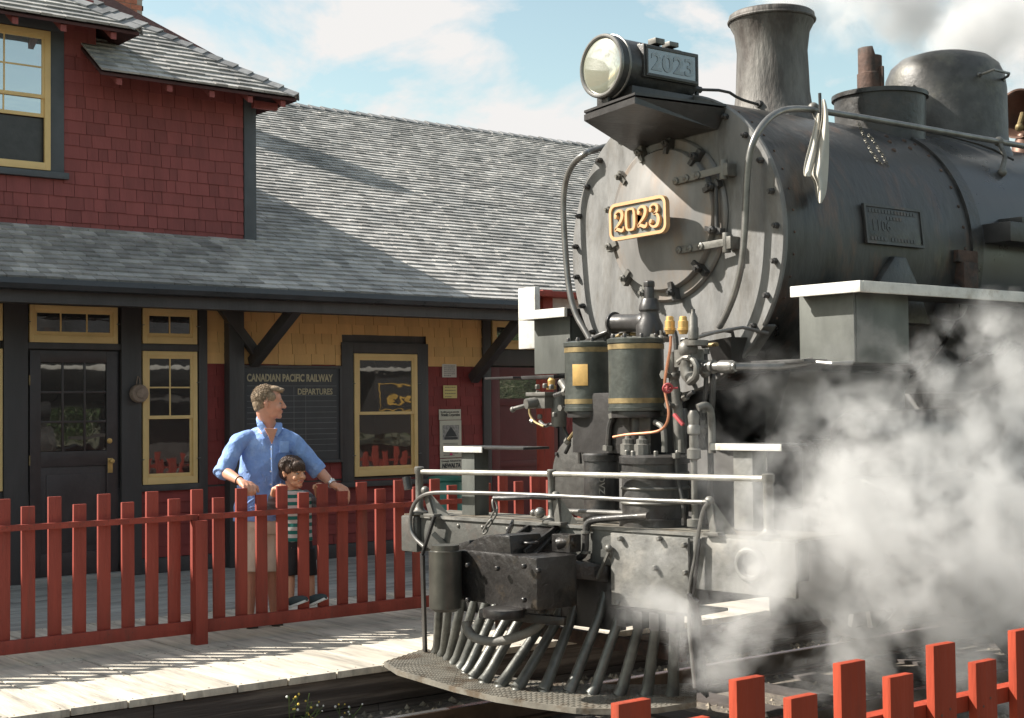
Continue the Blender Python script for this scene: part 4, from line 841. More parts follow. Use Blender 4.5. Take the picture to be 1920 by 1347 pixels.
# running boards with white edges
for s_ in (-1, 1):
    yo = YC + s_ * 1.50; yi = YC + s_ * 1.0
    y0, y1 = min(yo, yi), max(yo, yi)
    b = MB(); b.box(6.53, 14.5, y0 + (.03 if s_ < 0 else 0), y1 - (.03 if s_ > 0 else 0), 2.335, 2.372); rbd = b.build('running_board', steel_dark, lo, smooth=0)
    b = MB(); b.box(6.50, 6.528, y0, y1, 2.315, 2.378); ye = yo if s_ < 0 else yo - .028; b.box(6.530, 14.5, ye, ye + .028, 2.315, 2.378); b.build('white_edge', white_p, rbd, bev=.004)
    b = MB()
    if s_ < 0: b.box(6.60, 6.62, 5.225, 5.62, 1.93, 2.33); b.box(6.622, 7.1, 5.225, 5.24, 1.93, 2.33)
    else: b.box(6.60, 6.62, 7.66, 8.05, 1.93, 2.33); b.box(6.622, 7.1, 7.66, 7.675, 1.93, 2.33)
    b.build('bracket_panel', panel_m, lo, bev=.008)
b = MB(); b.box(6.45, 7.6, 7.66, 8.02, 1.895, 1.918); a = at(917, 708, X=6.42); b.box(6.38, 6.7, 8.02, a.y, 1.90, 1.915); b.build('step_plate', steel_dark, lo, bev=.003)
b = MB(); a = at(1412, 680, X=6.42); c = at(1512, 676, X=6.42); b.box(6.40, 7.4, c.y, a.y, a.z - .012, a.z + .008); b.build('step_plate', steel_black, lo, bev=.003)
b = MB(); b.tube([at(1510, 678, X=6.5), at(1560, 682, X=6.5), (6.6, 5.24, 1.93)], .012, 8); b.build('step_rod', pipe_m, lo)
# saddle, frames, wheels, cylinders
b = MB(); b.box(6.9, 8.3, 6.15, 7.05, .55, 2.0); b.prism([(6.9, 5.95, 1.9), (6.9, 7.25, 1.9), (6.9, 7.05, 1.4), (6.9, 6.15, 1.4)], (1.2, 0, 0)); b.box(6.95, 15, 6.05, 6.2, .35, 1.05); b.box(6.95, 15, 7.0, 7.15, .35, 1.05); b.box(9.6, 13.5, 6.0, 7.2, .9, 2.2); b.box(6.3, 7.0, 6.2, 7.0, .75, 1.25)
b.build('frame', mat('lifted_frame_grey', (.085, .082, .078), .7, var=.3, scale=6), lo, bev=.01)  # frame grey lightened to lift the black shade under the boiler
for s_ in (-1, 1):
    yc = YC + s_ * 1.10; b = MB(); cc_ = Vector((6.98, yc, .98)) if s_ < 0 else at(1081, 893, X=6.92); x0 = 6.95
    b.lathe((x0, cc_.y, cc_.z), (1, 0, 0), [(-.03, .0), (-.03, .25), (-.015, .285), (.03, .30), (.06, .30), (.07, .285), (.98, .285), (.99, .30), (1.05, .30), (1.05, .0)], 56, cap=False)
    b.box(7.05, 7.95, min(cc_.y, YC + s_ * .6), max(cc_.y, YC + s_ * .6), cc_.z - .2, cc_.z + .5)
    cyo = b.build('cylinder', mat('sooty_cylinder_cover', (.075, .073, .068), .5, metal=.3, var=.4, scale=8, bump=.3), lo, smooth=40)
    b = MB(); b.lathe((6.98, cc_.y - s_ * .08, cc_.z + .52), (1, 0, 0), [(0, 0), (0, .14), (.04, .16), (1.0, .16), (1.04, .14), (1.04, 0)], 40, cap=False); b.build('valve_chest', steel_black, cyo, smooth=40)
    b = MB(); 
    for i in range(10): a = 2 * math.pi * i / 10; b.bolt((6.93, cc_.y + .262 * math.cos(a), cc_.z + .262 * math.sin(a)), NX, .014, .02)
    b.split(1, 'cover_bolt', steel_dark, cyo)
    b = MB(); b.cyl((7.9, cc_.y, cc_.z - .12), (9.7, YC + s_ * 1.05, .60), .03, 12); b.box(8.3, 9.4, cc_.y - .05, cc_.y + .05, cc_.z + .10, cc_.z + .16); b.build('piston_rod', pipe_m, lo)
    for kx in (9.35, 10.85, 12.35):
        b = MB(); R_ = .64; yw = YC + s_ * .78; zc = TZ + R_
        b.lathe((kx, yw, zc), (0, s_, 0), [(-.07, R_ - .07), (-.07, R_), (.05, R_), (.06, R_ - .01), (.06, R_ - .07)], 56, cap=False); b.lathe((kx, yw, zc), (0, s_, 0), [(-.05, .0), (-.05, .13), (.09, .13), (.09, .0)], 24, cap=False)
        for i in range(14):
            a = 2 * math.pi * i / 14; b.bar((kx + .1 * math.cos(a), yw, zc + .1 * math.sin(a)), (kx + (R_ - .06) * math.cos(a), yw, zc + (R_ - .06) * math.sin(a)), .05, .045, up=(0, 1, 0))
        b.build('driving_wheel', steel_grey, lo, smooth=40)
    b = MB(); b.bar((9.35, YC + s_ * .95, TZ + .40), (12.35, YC + s_ * .95, TZ + .40), .05, .09); b.build('side_rod', pipe_m, lo, bev=.01)

# ---- air pump cluster
P1 = at(1103, 700, X=6.08); P2 = at(1193, 700, X=6.02); r1 = m_of(44, P1); r2 = m_of(52, P2); zt1 = at(1103, 648, X=6.08).z; zb1 = at(1103, 768, X=6.08).z
pumps = []
for (P, r, nm) in ((P1, r1, 0), (P2, r2, 1)):
    b = MB(); b.lathe((P.x, P.y, zb1 - .01), (0, 0, 1), [(0, r * .9), (0, r * 1.03), (.02, r * 1.04), (.022, r), (zt1 - zb1, r), (zt1 - zb1 + .002, r * 1.04), (zt1 - zb1 + .025, r * 1.05), (zt1 - zb1 + .035, r * .9), (zt1 - zb1 + .035, 0)], 48, cap=False)
    po = b.build('air_pump', pump_m, lo, smooth=40)
    for zz in (zb1 + .035, zt1 - .045):
        MB().lathe((P.x, P.y, zz), (0, 0, 1), [(0, r * .99), (0, r * 1.018), (.030, r * 1.018), (.030, r * .99)], 48, cap=False).build('brass_band', brass_dull, po)
    b = MB(); 
    for i in range(9): a = 2 * math.pi * i / 9; b.bolt((P.x + r * .88 * math.cos(a), P.y + r * .88 * math.sin(a), zt1 + .02), (0, 0, 1), .012, .02)
    b.split(1, 'head_bolt', steel_dark, po)
    pumps.append(po)
q = at(1086, 704, X=6.0); d = Vector((q.x - P1.x, q.y - P1.y, 0)); dn = Vector((FW.x * -.9, FW.y * -.9, 0)).normalized(); dn = (Matrix.Rotation(rad(-22), 3, 'Z') @ dn)
tg = Vector((-dn.y, dn.x, 0)); pq = Vector((P1.x, P1.y, q.z)) + dn * (r1 + .004)
b = MB(); b.obox(pq, tg, (0, 0, 1), dn, .05, .066, .004); b.build('brass_plate', brass, pumps[0], bev=.002)
# pump centre section and lower air cylinders
b = MB(); zl = at(1130, 850, X=6.0).z; b.cyl((P1.x, P1.y, zl), (P1.x, P1.y, zb1), .035, 14); b.cyl((P2.x, P2.y, zl), (P2.x, P2.y, zb1), .045, 14)
for (P, r) in ((P1, r1), (P2, r2)): b.cyl((P.x, P.y, zb1 - .05), (P.x, P.y, zb1 - .01), r * .92, 32)
b.box(P2.x - .02, P2.x + .25, 6.25, 6.95, zl, zb1 + .1); b.cyl((P2.x + .1, P2.y - .28, zl), (P2.x + .1, P2.y - .28, zb1), .03, 12)
b.build('pump_centre', steel_dark, lo, bev=.004)
Q1 = at(1128, 900, X=6.02); Q2 = at(1228, 900, X=5.98); s1 = m_of(33, Q1); s2 = m_of(62, Q2); zl2 = 1.0
b = MB()
for (Q, r) in ((Q1, s1), (Q2, s2)):
    b.lathe((Q.x, Q.y, zl2), (0, 0, 1), [(0, r * 1.1), (.05, r * 1.1), (.052, r), (zl - zl2 - .05, r), (zl - zl2 - .048, r * 1.06), (zl - zl2 - .01, r * 1.08), (zl - zl2, r * .98), (zl - zl2, 0)], 44, cap=False)
lw = b.build('air_cylinder', steel_black, lo, smooth=40)
b = MB()
for k in range(3): b.torus((Q2.x, Q2.y, zl2 + .14 + k * .085), (0, 0, 1), s2 * 1.0, .010, 40, 6)
b.split(1, 'cooling_fin', steel_grey, lw)
b = MB()
for (u, v) in ((1178, 833), (1204, 833)):
    p = at(u, v, X=5.92); b.lathe((p.x, p.y, zl), (0, 0, 1), [(0, .048), (.06, .048), (.065, .035), (.09, .035), (.095, .02), (.11, .018)], 10)
for i in range(7): a = 2 * math.pi * i / 7 + 2.2; b.bolt((Q2.x + s2 * .85 * math.cos(a), Q2.y + s2 * .85 * math.sin(a), zl), (0, 0, 1), .014, .022)
b.split(1, 'valve_cap', steel_grey, lw, smooth=30)
b = MB(); text_into(b, 'IOVZ', Vector((Q1.x, Q1.y, 1.30)) + Vector((-.76, -.64, 0)) * (s1 + .002) , (0, 0, -1), (.64, -.76, 0), .05, width=.13, depth_=.003, bold=.001); b.build('cast_lettering', steel_grey, lw, smooth=0)
# top fittings
b = MB(); a = at(1147, 606, X=6.10); c = at(1215, 606, X=6.10); b.lathe(a, c - a, [(0, .05), (.01, .065), (.03, .07), (.032, .055), (.25, .055), (.28, .07), (.32, .07)], 20); t_ = at(1218, 600, X=6.1); b.lathe((t_.x, t_.y, zt1), (0, 0, 1), [(0, .085), (.10, .082), (.14, .062), (.18, .055), (.19, .065), (.22, .06), (.26, .045)], 20)
b.cyl((t_.x, t_.y, zt1 + .2), (t_.x, t_.y, zt1 + .33), .03, 12); b.bolt((t_.x, t_.y, zt1 + .33), (0, 0, 1), .035, .03)
b.tube([at(1100, 640, X=6.1), at(1125, 628, X=6.08), at(1140, 622, X=6.1)], .014, 8); b.prism([at(1090, 640, X=6.1), at(1135, 640, X=6.1), at(1135, 622, X=6.1)], (.05, 0, 0))
b.build('steam_head', steel_dark, lo, bev=.003)
for (u, v) in ((1256, 606), (1281, 606)):
    p = at(u, v, X=6.05); b = MB(); b.lathe((p.x, p.y, p.z - .065), (0, 0, 1), [(0, .022), (.02, .03), (.022, .034), (.035, .034), (.037, .03), (.075, .03), (.08, .024), (.10, .022), (.105, .016)], 14); b.build('brass_valve', brass, lo, smooth=40)
p = at(1300, 606, X=6.05); b = MB(); b.lathe((p.x, p.y, p.z - .10), (0, 0, 1), [(0, .02), (.01, .03), (.07, .03), (.08, .026), (.13, .026), (.16, .012), (.18, .012)], 14)
b.lathe((p.x + .02, p.y, p.z - .13), (0, 0, 1), [(0, .07), (.03, .07)], 16)
b.tube([at(1262, 660, X=6.08), at(1262, 700, X=6.08), at(1270, 760, X=6.08), at(1275, 850, X=6.08)], .03, 10); b.tube([at(1290, 650, X=6.05), at(1288, 700, X=6.05), at(1300, 712, X=6.05)], .045, 10, smooth=1); b.tube([at(1272, 680, X=6.02), at(1288, 668, X=6.02), at(1306, 680, X=6.02), at(1306, 705, X=6.02), at(1290, 718, X=6.02)], .018, 8, smooth=1)
b.obox(at(1292, 672, X=6.08), (1, 0, 0), (0, 1, 0), (0, 0, 1), .05, .07, .05); b.sphere(at(1290, 655, X=6.05), .06, 12, 8)
b.build('governor', steel_grey, lo, smooth=40)
b = MB(); a = at(1308, 688, X=6.1); c = at(1380, 688, X=6.1); b.tube([a, c], .028, 12); b.lathe(at(1312, 688, X=6.1), c - a, [(0, .045), (.05, .045)], 6); b.lathe(at(1334, 688, X=6.1), c - a, [(0, .04), (.02, .04)], 14); b.lathe(at(1352, 688, X=6.1), c - a, [(0, .038), (.08, .038), (.1, .03)], 14); b.tube([a.lerp(c, .95), c + Vector((.35, -.1, 0)), c + Vector((.8, -.15, .1))], .024, 10, smooth=1)
b.build('feed_pipe', pipe_m, lo)
b = MB(); b.tube([at(1310, 632, X=6.2), at(1345, 622, X=6.3), at(1392, 614, X=6.45), at(1440, 625, X=6.6)], .011, 8); b.build('injector_rod', pipe_m, lo)
b = MB(); b.tube([at(1316, 628, X=6.3), at(1372, 617, X=6.4), at(1376, 640, X=6.45), at(1360, 660, X=6.5)], .012, 8, smooth=1); b.prism([at(1325, 640, X=6.4), at(1370, 632, X=6.4), at(1372, 700, X=6.5), at(1340, 690, X=6.5)], (.3, 0, 0)); b.build('smokebox_brace', steel_dark, lo)
b = MB(); b.bar(at(1442, 610, X=6.6), at(1395, 680, X=6.62), .02, .11, up=(1, 0, 0)); b.build('saddle_web', face_m, lo)
# copper pipe and hand wheel
b = MB(); b.tube([at(u, v, X=5.93) for u, v in ((1258, 630), (1257, 655), (1250, 690), (1245, 725), (1250, 752), (1255, 775), (1250, 798), (1235, 810), (1205, 813), (1175, 815), (1150, 820))], .0085, 8, smooth=2); b.build('copper_pipe', copper_m, lo)
w = at(1252, 728, X=5.90); b = MB(); b.torus(w, (.3, .5, .2), .026, .007, 20, 6); b.cyl(w, w + Vector((.05, -.03, 0)), .007, 6)
for i in range(4): a = math.pi * i / 4; b.tube([w + Vector((0, .024 * math.cos(a), .024 * math.sin(a))), w - Vector((0, .024 * math.cos(a), .024 * math.sin(a)))], .004, 5)
b.build('valve_handwheel', redvalve, lo)
b = MB(); b.bar(at(1264, 777, X=5.93), at(1281, 797, X=5.93), .02, .018); b.build('red_lever', redvalve, lo, bev=.003)
b = MB(); p0 = at(1300, 770, X=5.95); b.lathe((p0.x, p0.y, 1.02), (0, 0, 1), [(0, .045), (.04, .045), (.045, .018), (p0.z - 1.02 - .28, .018), (p0.z - 1.02 - .27, .04), (p0.z - 1.02 - .22, .04), (p0.z - 1.02 - .21, .026), (p0.z - 1.02 - .14, .026), (p0.z - 1.02 - .13, .036), (p0.z - 1.02 - .09, .036), (p0.z - 1.02 - .08, .028), (p0.z - 1.02 - .03, .034), (p0.z - 1.02, .02)], 14); b.tube([at(1308, 765, X=6.0), at(1325, 758, X=6.05), at(1335, 775, X=6.1), at(1335, 850, X=6.1)], .022, 10, smooth=2); b.tube([at(1228, 792, X=6.0), at(1243, 800, X=6.0), at(1246, 820, X=6.0), at(1246, 848, X=6.0)], .018, 8, smooth=1); b.cyl(at(1276, 848, X=5.95), at(1276, 825, X=5.95), .014, 8); b.build('standpipe', steel_grey, lo, smooth=40)
# left hand valve cluster
b = MB(); p = at(1022, 752, X=6.2); b.obox(p, (1, 0, 0), (0, 1, 0), (0, 0, 1), .07, .08, .05); b.obox(p + Vector((0, .0, .045)), (1, 0, 0), (0, 1, 0), (0, 0, 1), .085, .10, .012); b.cyl(p, p + Vector((-.14, .03, -.02)), .035, 12); b.cyl(p + Vector((-.1, .03, -.02)), p + Vector((-.17, .12, -.05)), .014, 8); b.sphere(p + Vector((-.17, .13, -.055)), .02, 8, 6)
for (du, dv) in ((-14, -22), (0, -24), (12, -22), (-20, 4), (18, 30), (-10, 34)): b.bolt(at(1022 + du, 752 + dv, X=6.15), (0, 0, 1), .018, .025)
b.cyl(at(1048, 738, X=6.25), at(1048, 800, X=6.25), .05, 14); b.tube([at(1052, 715, X=6.2), at(1062, 730, X=6.2), at(1082, 765, X=6.15), at(1095, 775, X=6.15)], .028, 10, smooth=1); b.build('triple_valve', steel_grey, lo, bev=.004)
b = MB(); p = at(1034, 722, X=6.2); b.lathe((p.x, p.y, p.z - .03), (0, 0, 1), [(0, .032), (.025, .032), (.027, .022), (.06, .026), (.075, .014)], 12); b.build('brass_valve', brass, lo)
b = MB()
for (pts) in (((1012, 790), (1022, 800), (1032, 795), (1045, 800)), ((1060, 775), (1055, 800), (1070, 830), (1060, 850)), ((1100, 770), (1103, 810), (1100, 850)), ((1095, 790), (1085, 830), (1088, 870))): b.tube([at(u, v, X=6.3) for u, v in pts], .013, 8, smooth=1)
b.split(1, 'air_pipe', steel_black, lo)

# small bore pipework and unions packed round the pump
runs = [(((1246, 640), (1250, 620), (1268, 618), (1268, 700), (1262, 790), (1268, 848)), 6.12, .016), (((1322, 655), (1325, 720), (1318, 770), (1318, 840)), 6.3, .014), (((1280, 640), (1296, 640), (1322, 648), (1345, 646)), 6.2, .012),
        (((1150, 640), (1160, 628), (1180, 626), (1205, 628)), 6.15, .012), (((1240, 775), (1262, 770), (1285, 745), (1300, 735)), 6.1, .013), (((1140, 845), (1142, 800), (1150, 780), (1148, 768)), 5.98, .018), (((1268, 850), (1270, 900), (1282, 940), (1282, 985)), 5.95, .013),
        (((1098, 700), (1072, 712), (1060, 735), (1040, 742)), 6.05, .015), (((1062, 830), (1085, 800), (1100, 775)), 6.15, .012), (((1010, 735), (990, 765), (998, 790), (1020, 800)), 6.2, .009), (((1335, 690), (1338, 740), (1330, 800), (1334, 900), (1330, 985)), 6.25, .018)]
for pts, X_, r_ in runs:
    P_ = [at(u, v, X=X_) for u, v in pts]; b = MB(); b.tube(P_, r_, 8, smooth=2); po_ = b.build('copper_line' if r_ < .0125 else 'iron_pipe', (brass_dull if r_ < .0125 else steel_black), lo)
    b = MB(); b.lathe(P_[0], P_[1] - P_[0], [(0, r_ * 1.9), (.03, r_ * 1.9)], 6); q = len(P_) // 2; b.lathe(P_[q], P_[min(q + 1, len(P_) - 1)] - P_[q], [(-.015, r_ * 1.7), (.015, r_ * 1.7)], 6); b.split(1, 'pipe_union', steel_grey, po_, smooth=25)
for (u, v, X_, r_) in ((1264, 706, 6.08, .035), (1270, 762, 6.08, .032), (1322, 700, 6.2, .03), (1066, 768, 6.2, .028), (1240, 636, 6.1, .028), (1318, 806, 6.25, .03)):
    p = at(u, v, X=X_); b = MB(); b.sphere(p, r_, 12, 8); b.cyl(p, p + Vector((-r_ * 2, r_ * .3, .01)), r_ * .45, 8); b.lathe(p + Vector((-r_ * 2, r_ * .3, .01)), NX, [(0, r_ * .8), (.012, r_ * .8)], 6); b.cyl(p, p + Vector((0, 0, r_ * 1.8)), r_ * .5, 8); b.build('globe_valve', steel_grey, lo, smooth=40)

# ---- buffer beam and pilot (set very slightly askew, as surveyed)
BN = Vector((1, .124, 0)); BC = 5.50 + .124 * 8.03
def ab(u, v, off=0.0): return at(u, v, N=BN, C=BC + off)
BD = Vector((.124, -1, 0)).normalized(); BF = -BN.normalized()   # along beam (towards camera side), forward
bl0 = ab(758, 966); bl0.z = 1.0; br0 = ab(1497, 1010)
LB = (Vector((br0.x, br0.y, 0)) - Vector((bl0.x, bl0.y, 0))).length
def bp3(s, off, z): return Vector((bl0.x, bl0.y, 0)) + BD * s + BF * off + Vector((0, 0, z))
def bbox(mb, s0, s1, o0, o1, z0, z1): return mb.obox((bp3((s0 + s1) / 2, (o0 + o1) / 2, (z0 + z1) / 2)), BD, BF, (0, 0, 1), abs(s1 - s0) / 2, abs(o1 - o0) / 2, abs(z1 - z0) / 2)
b = MB(); bbox(b, .16, LB, -.10, 0, .78, .988); bbox(b, .0, .155, -.16, .03, .76, .995); bm_ = b.build('buffer_beam', beam_m, lo, bev=.012)
b = MB(); bbox(b, .0, LB, -.42, -.0, .990, 1.004); b.build('front_deck', tread_m, bm_, smooth=0)
b = MB(); bbox(b, .17, LB, .001, .012, .985, 1.004); b.build('deck_lip', plate_m, bm_, smooth=0)
sP0 = (ab(1152, 1000) - bl0).dot(BD); sP1 = (ab(1297, 1010) - bl0).dot(BD); zP = ab(1200, 1138).z
b = MB(); bbox(b, sP0, sP1, .013, .035, zP, .975); b.build('beam_plate', plate_m, bm_, bev=.004)
b = MB(); bbox(b, sP0 - .02, sP1 + .02, -.3, .03, zP - .02, zP - .002); 
for k in range(4): bbox(b, sP0 + .03 + k * .12, sP0 + .10 + k * .12, -.05, .03, zP - .12, zP - .022)
bbox(b, .45, sP0 - .02, -.12, -.05, .40, .775); bbox(b, .2, .45, -.12, -.05, .62, .775); b.build('pilot_crossbar_backing', steel_dark, bm_, bev=.004)  # dark backing panels added for the deep black behind the coupler
b = MB(); rq = ab(1415, 1058, .0); sR = (rq - bl0).dot(BD); bbox(b, sP1 + .03, LB, .003, .03, .70, .985); b.lathe(bp3(sR, .03, rq.z), BF, [(0, .095), (.02, .095), (.035, .085), (.035, .065), (.0, .06), (-.02, .0)], 36, cap=False); b.build('pole_pocket', plate_m, bm_, bev=.006)
b = MB(); 
for (u, v) in ((1238, 1010), (1285, 1022), (1287, 1074), (1160, 1130), (1165, 1010), (1230, 1065)): b.bolt(ab(u, v, -.04), BF, .016, .022)
for k in range(6): b.rivet(bp3(.3 + k * .22, 0, .95), BF, .014)
b.split(1, 'beam_bolt', steel_grey, bm_)
sB = (ab(1140, 1040) - bl0).dot(BD)
# top handrail with posts
def rodp(u, v, off=0.0): return ab(u, v, off)
b = MB(); b.tube([rodp(790, 885, .02), rodp(1035, 889, .02), rodp(1432, 898, .02)], .017, 14); hr2 = b.build('pilot_handrail', rail_paint, lo)
b = MB()
for (u, v, rr_) in ((786, 882, .032), (1034, 888, .028), (1440, 897, .034)):
    p = rodp(u, v, .02); s_ = (p - bl0).dot(BD); top = p.z
    b.lathe(bp3(s_, -.02, 1.004), (0, 0, 1), [(0, .06), (.015, .06), (.03, .035), (.05, rr_ * .8), (top - 1.03, rr_ * .8), (top - 1.02, rr_), (top - .985, rr_), (top - .98, rr_ * .8)], 18)
b.split(1, 'handrail_post', steel_grey, hr2, smooth=40)
b = MB(); b.cyl(ab(762, 895, .0), ab(766, 918, .0), .028, 12); b.build('flag_socket', steel_black, hr2)
# uncoupling lever bar
b = MB(); pth = [(1318, 942), (1200, 938), (1080, 932), (950, 926), (830, 923), (795, 926), (775, 945), (768, 975), (772, 1005), (800, 1030)]
b.tube([ab(u, v, -.05) for u, v in pth], .013, 12, smooth=2)
b.tube([ab(u, v, -.05) for u, v in ((1310, 942), (1330, 940), (1318, 955), (1311, 990), (1303, 1050), (1292, 1100), (1291, 1170), (1297, 1230), (1303, 1290))], .011, 10, smooth=2)
b.tube([at(u, v, N=BN, C=BC + .15) for u, v in ((1050, 958), (1120, 960), (1190, 963))], .014, 10); b.sphere(at(1012, 962, N=BN, C=BC + .15), .035, 12, 8); b.sphere(at(1000, 962, N=BN, C=BC + .15), .022, 12, 8)
ul = b.build('uncoupling_lever', pipe_m, lo)
b = MB()
for (u0, v0, u1, v1) in ((797, 920, 812, 965), (1042, 930, 1048, 975), (1330, 940, 1340, 988)):
    a = ab(u0, v0, -.02); c = ab(u1, v1, -.02); c.z = 1.0; b.obox((a + c) / 2, BD, BF, (c - a), .022, .012, (c - a).length / 2); b.sphere(a, .028, 10, 8); b.obox(c + Vector((0, 0, .008)), BD, BF, (0, 0, 1), .05, .04, .01); q = c + BD * .10 + Vector((.06, 0, 0)); b.add([a + BF * .0, a + BD * .03, q, c + BD * .02], [(0, 1, 2, 3)])
b.split(4, 'lever_bracket', steel_grey, ul, bev=.003)
b = MB(); pts = [at(u, v, N=BN, C=BC - .16) for u, v in ((926, 938), (930, 958), (922, 975), (912, 990), (908, 1000))]
for i in range(len(pts) - 1):
    a, c = pts[i], pts[i + 1]; mid = (a + c) / 2; d = (c - a); Lk = d.length * .62; u_ = BD if i % 2 else BF; d.normalize()
    loop = [mid + d * (Lk * math.cos(t)) + u_ * (.017 * math.sin(t)) for t in [2 * math.pi * k / 14 for k in range(15)]]
    b.tube(loop, .0065, 8, cap=False)
b.build('lift_chain', steel_grey, ul)
b = MB(); b.tube([at(1042, 934, N=BN, C=BC - .03), at(1000, 932, N=BN, C=BC - .1), at(950, 934, N=BN, C=BC - .15), at(926, 934, N=BN, C=BC - .16)], .014, 8); b.build('lever_arm', steel_dark, ul)
# coupler
casting_m = mat('greasy_black_casting', (.024, .022, .021), .36, metal=.2, var=.5, scale=9, bump=.8, bscale=22, col2=(.06, .045, .03), mixs=6, mixt=(.56, .72))
KX = BC - .55
def ak(u, v, o=0.0): return at(u, v, N=BN, C=KX + o)
b = MB(); p = ak(835, 1080, .0); zt_, zb_ = ak(835, 1022).z, ak(835, 1146).z; r = m_of(31, p)
b.lathe((p.x, p.y, zb_), (0, 0, 1), [(0, r * .7), (.02, r), (zt_ - zb_ - .035, r), (zt_ - zb_ - .03, r * .86), (zt_ - zb_, r * .85), (zt_ - zb_, 0)], 30, cap=False)
kn = b.build('coupler_knuckle', mat('oily_grey_casting', (.085, .082, .07), .38, metal=.5, var=.3, scale=6, bump=.15), lo, smooth=40)
b = MB(); A0 = ak(862, 1040, .12); A1 = ak(1003, 1043, .02); zt3 = ak(930, 1042).z; zb3 = ak(930, 1140).z
p0 = ak(858, 1040, .10); p1 = ak(1006, 1043, .05); p2 = p1 + Vector((.30, -.0, 0)); p3 = p0 + Vector((.30, .06, 0)); 
b.prism([(q.x, q.y, zb3) for q in (p0, p1, p2, p3)], (0, 0, zt3 - zb3)); b.prism([ak(u, v, .12) for u, v in ((861, 1043), (866, 1034), (876, 1022), (890, 1011), (905, 1005), (925, 1003), (955, 1004), (958, 1043))], (.24, 0, 0)); b.prism([ak(u, v, .22) for u, v in ((822, 1025), (850, 1022), (880, 1012), (880, 1050), (850, 1060))], (.16, 0, 0)); b.cyl(ak(945, 1140), ak(945, 1158), .12, 20); b.bar(p0 + Vector((.15, -.25, -.0)), (6.3, 6.62, (zt3 + zb3) / 2), .18, .20)
b.build('coupler_head', casting_m, kn, bev=.028)
b = MB(); b.bar(ak(950, 1022, .3), ak(1000, 985, .6), .02, .05); b.bar(ak(985, 1040, .2), ak(1055, 985, .6), .02, .06); b.prism([ak(955, 1028, .3), ak(1000, 1045, .2), ak(1050, 990, .55), ak(1010, 985, .55)], (0, 0, -.02)); b.torus(ak(995, 1018, .25), (0, 0, 1), .04, .01, 20, 6); b.cyl(ak(1045, 1020, .35), ak(1078, 1015, .4), .035, 14); b.bar(ak(962, 980, .5), ak(948, 1010, .3), .015, .04); b.obox(ak(1062, 1018, .4), BD, BF, (0, 0, 1), .07, .05, .05)
b.bar(ak(1012, 1050, .1), ak(1012, 1150, .1), .05, .04); b.bar(ak(900, 1150, .05), ak(1060, 1165, .3), .05, .05); b.bar(ak(1030, 1060, .35), ak(1140, 1075, .6), .09, .10)
for (u, v) in ((880, 1060), (880, 1125), (935, 1066), (985, 1062), (985, 1125), (1012, 1070)): b.bolt(ak(u, v, .03), BF, .016, .02)
b.split(1, 'coupler_fitting', casting_m, lo, bev=.004)

# train pipe and air hose
b = MB(); b.tube([at(u, v, N=BN, C=BC - .04) for u, v in ((1215, 968), (1150, 972), (1112, 975), (1100, 982), (1098, 1000), (1098, 1035), (1090, 1045), (1075, 1050))], .021, 12, smooth=2)
tp = b.build('train_pipe', steel_black, lo)
b = MB()
for (u, v) in ((1098, 998), (1098, 1036)): q = at(u, v, N=BN, C=BC - .04); b.cyl(q - Vector((0, 0, .008)), q + Vector((0, 0, .008)), .029, 14)
b.split(1, 'pipe_coupling', steel_grey, tp)
pth = [(1078, 1050, -.05), (1060, 1062, -.08), (1050, 1085, -.12), (1042, 1115, -.18), (1030, 1150, -.25), (1005, 1180, -.32), (965, 1197, -.38), (925, 1205, -.42), (890, 1198, -.45), (876, 1183, -.46), (874, 1165, -.46)]
b = MB(); b.tube([at(u, v, N=BN, C=BC + o_) for u, v, o_ in pth], .027, 12, smooth=2); b.sphere(at(1068, 1055, N=BN, C=BC - .06), .034, 12, 8); b.cyl(at(876, 1180, N=BN, C=BC - .46), at(884, 1192, N=BN, C=BC - .45), .03, 12); b.build('air_hose', rubber, tp)
# step boards on posts
for (ul_, vl_, ur_, vr_, pu0, pu1, pv, s_) in ((838, 839, 985, 832, 866, 890, 962, 1), (1338, 834, 1470, 832, 1376, 1412, 968, -1)):
    off = .16 if s_ > 0 else .26
    a = ab(ul_, vl_, off); c = ab(ur_, vr_, off); z_ = a.z; s0 = (a - bl0).dot(BD); s1_ = (c - bl0).dot(BD); sp0 = (ab(pu0, pv, off) - bl0).dot(BD); sp1 = (ab(pu1, pv, off) - bl0).dot(BD); oo = -off
    b = MB(); bbox(b, s0, s1_, oo - .22, oo + .02, z_ - .008, z_ + .008); so_ = b.build('footboard', steel_dark, lo, bev=.003)
    b = MB(); bbox(b, s0, s0 + (s1_ - s0) * (.5 if s_ > 0 else 1.0), oo + .022, oo + .034, z_ - .03, z_ + .008); b.build('white_edge', white_p, so_, bev=.003)
    b = MB(); bbox(b, sp0, sp1, oo - .012, oo, 1.004, z_ - .009); bbox(b, sp1 - .012, sp1, oo - .13, oo - .013, 1.004, z_ - .009); b.build('footboard_post', panel_m if s_ > 0 else plate_m, so_, bev=.003)
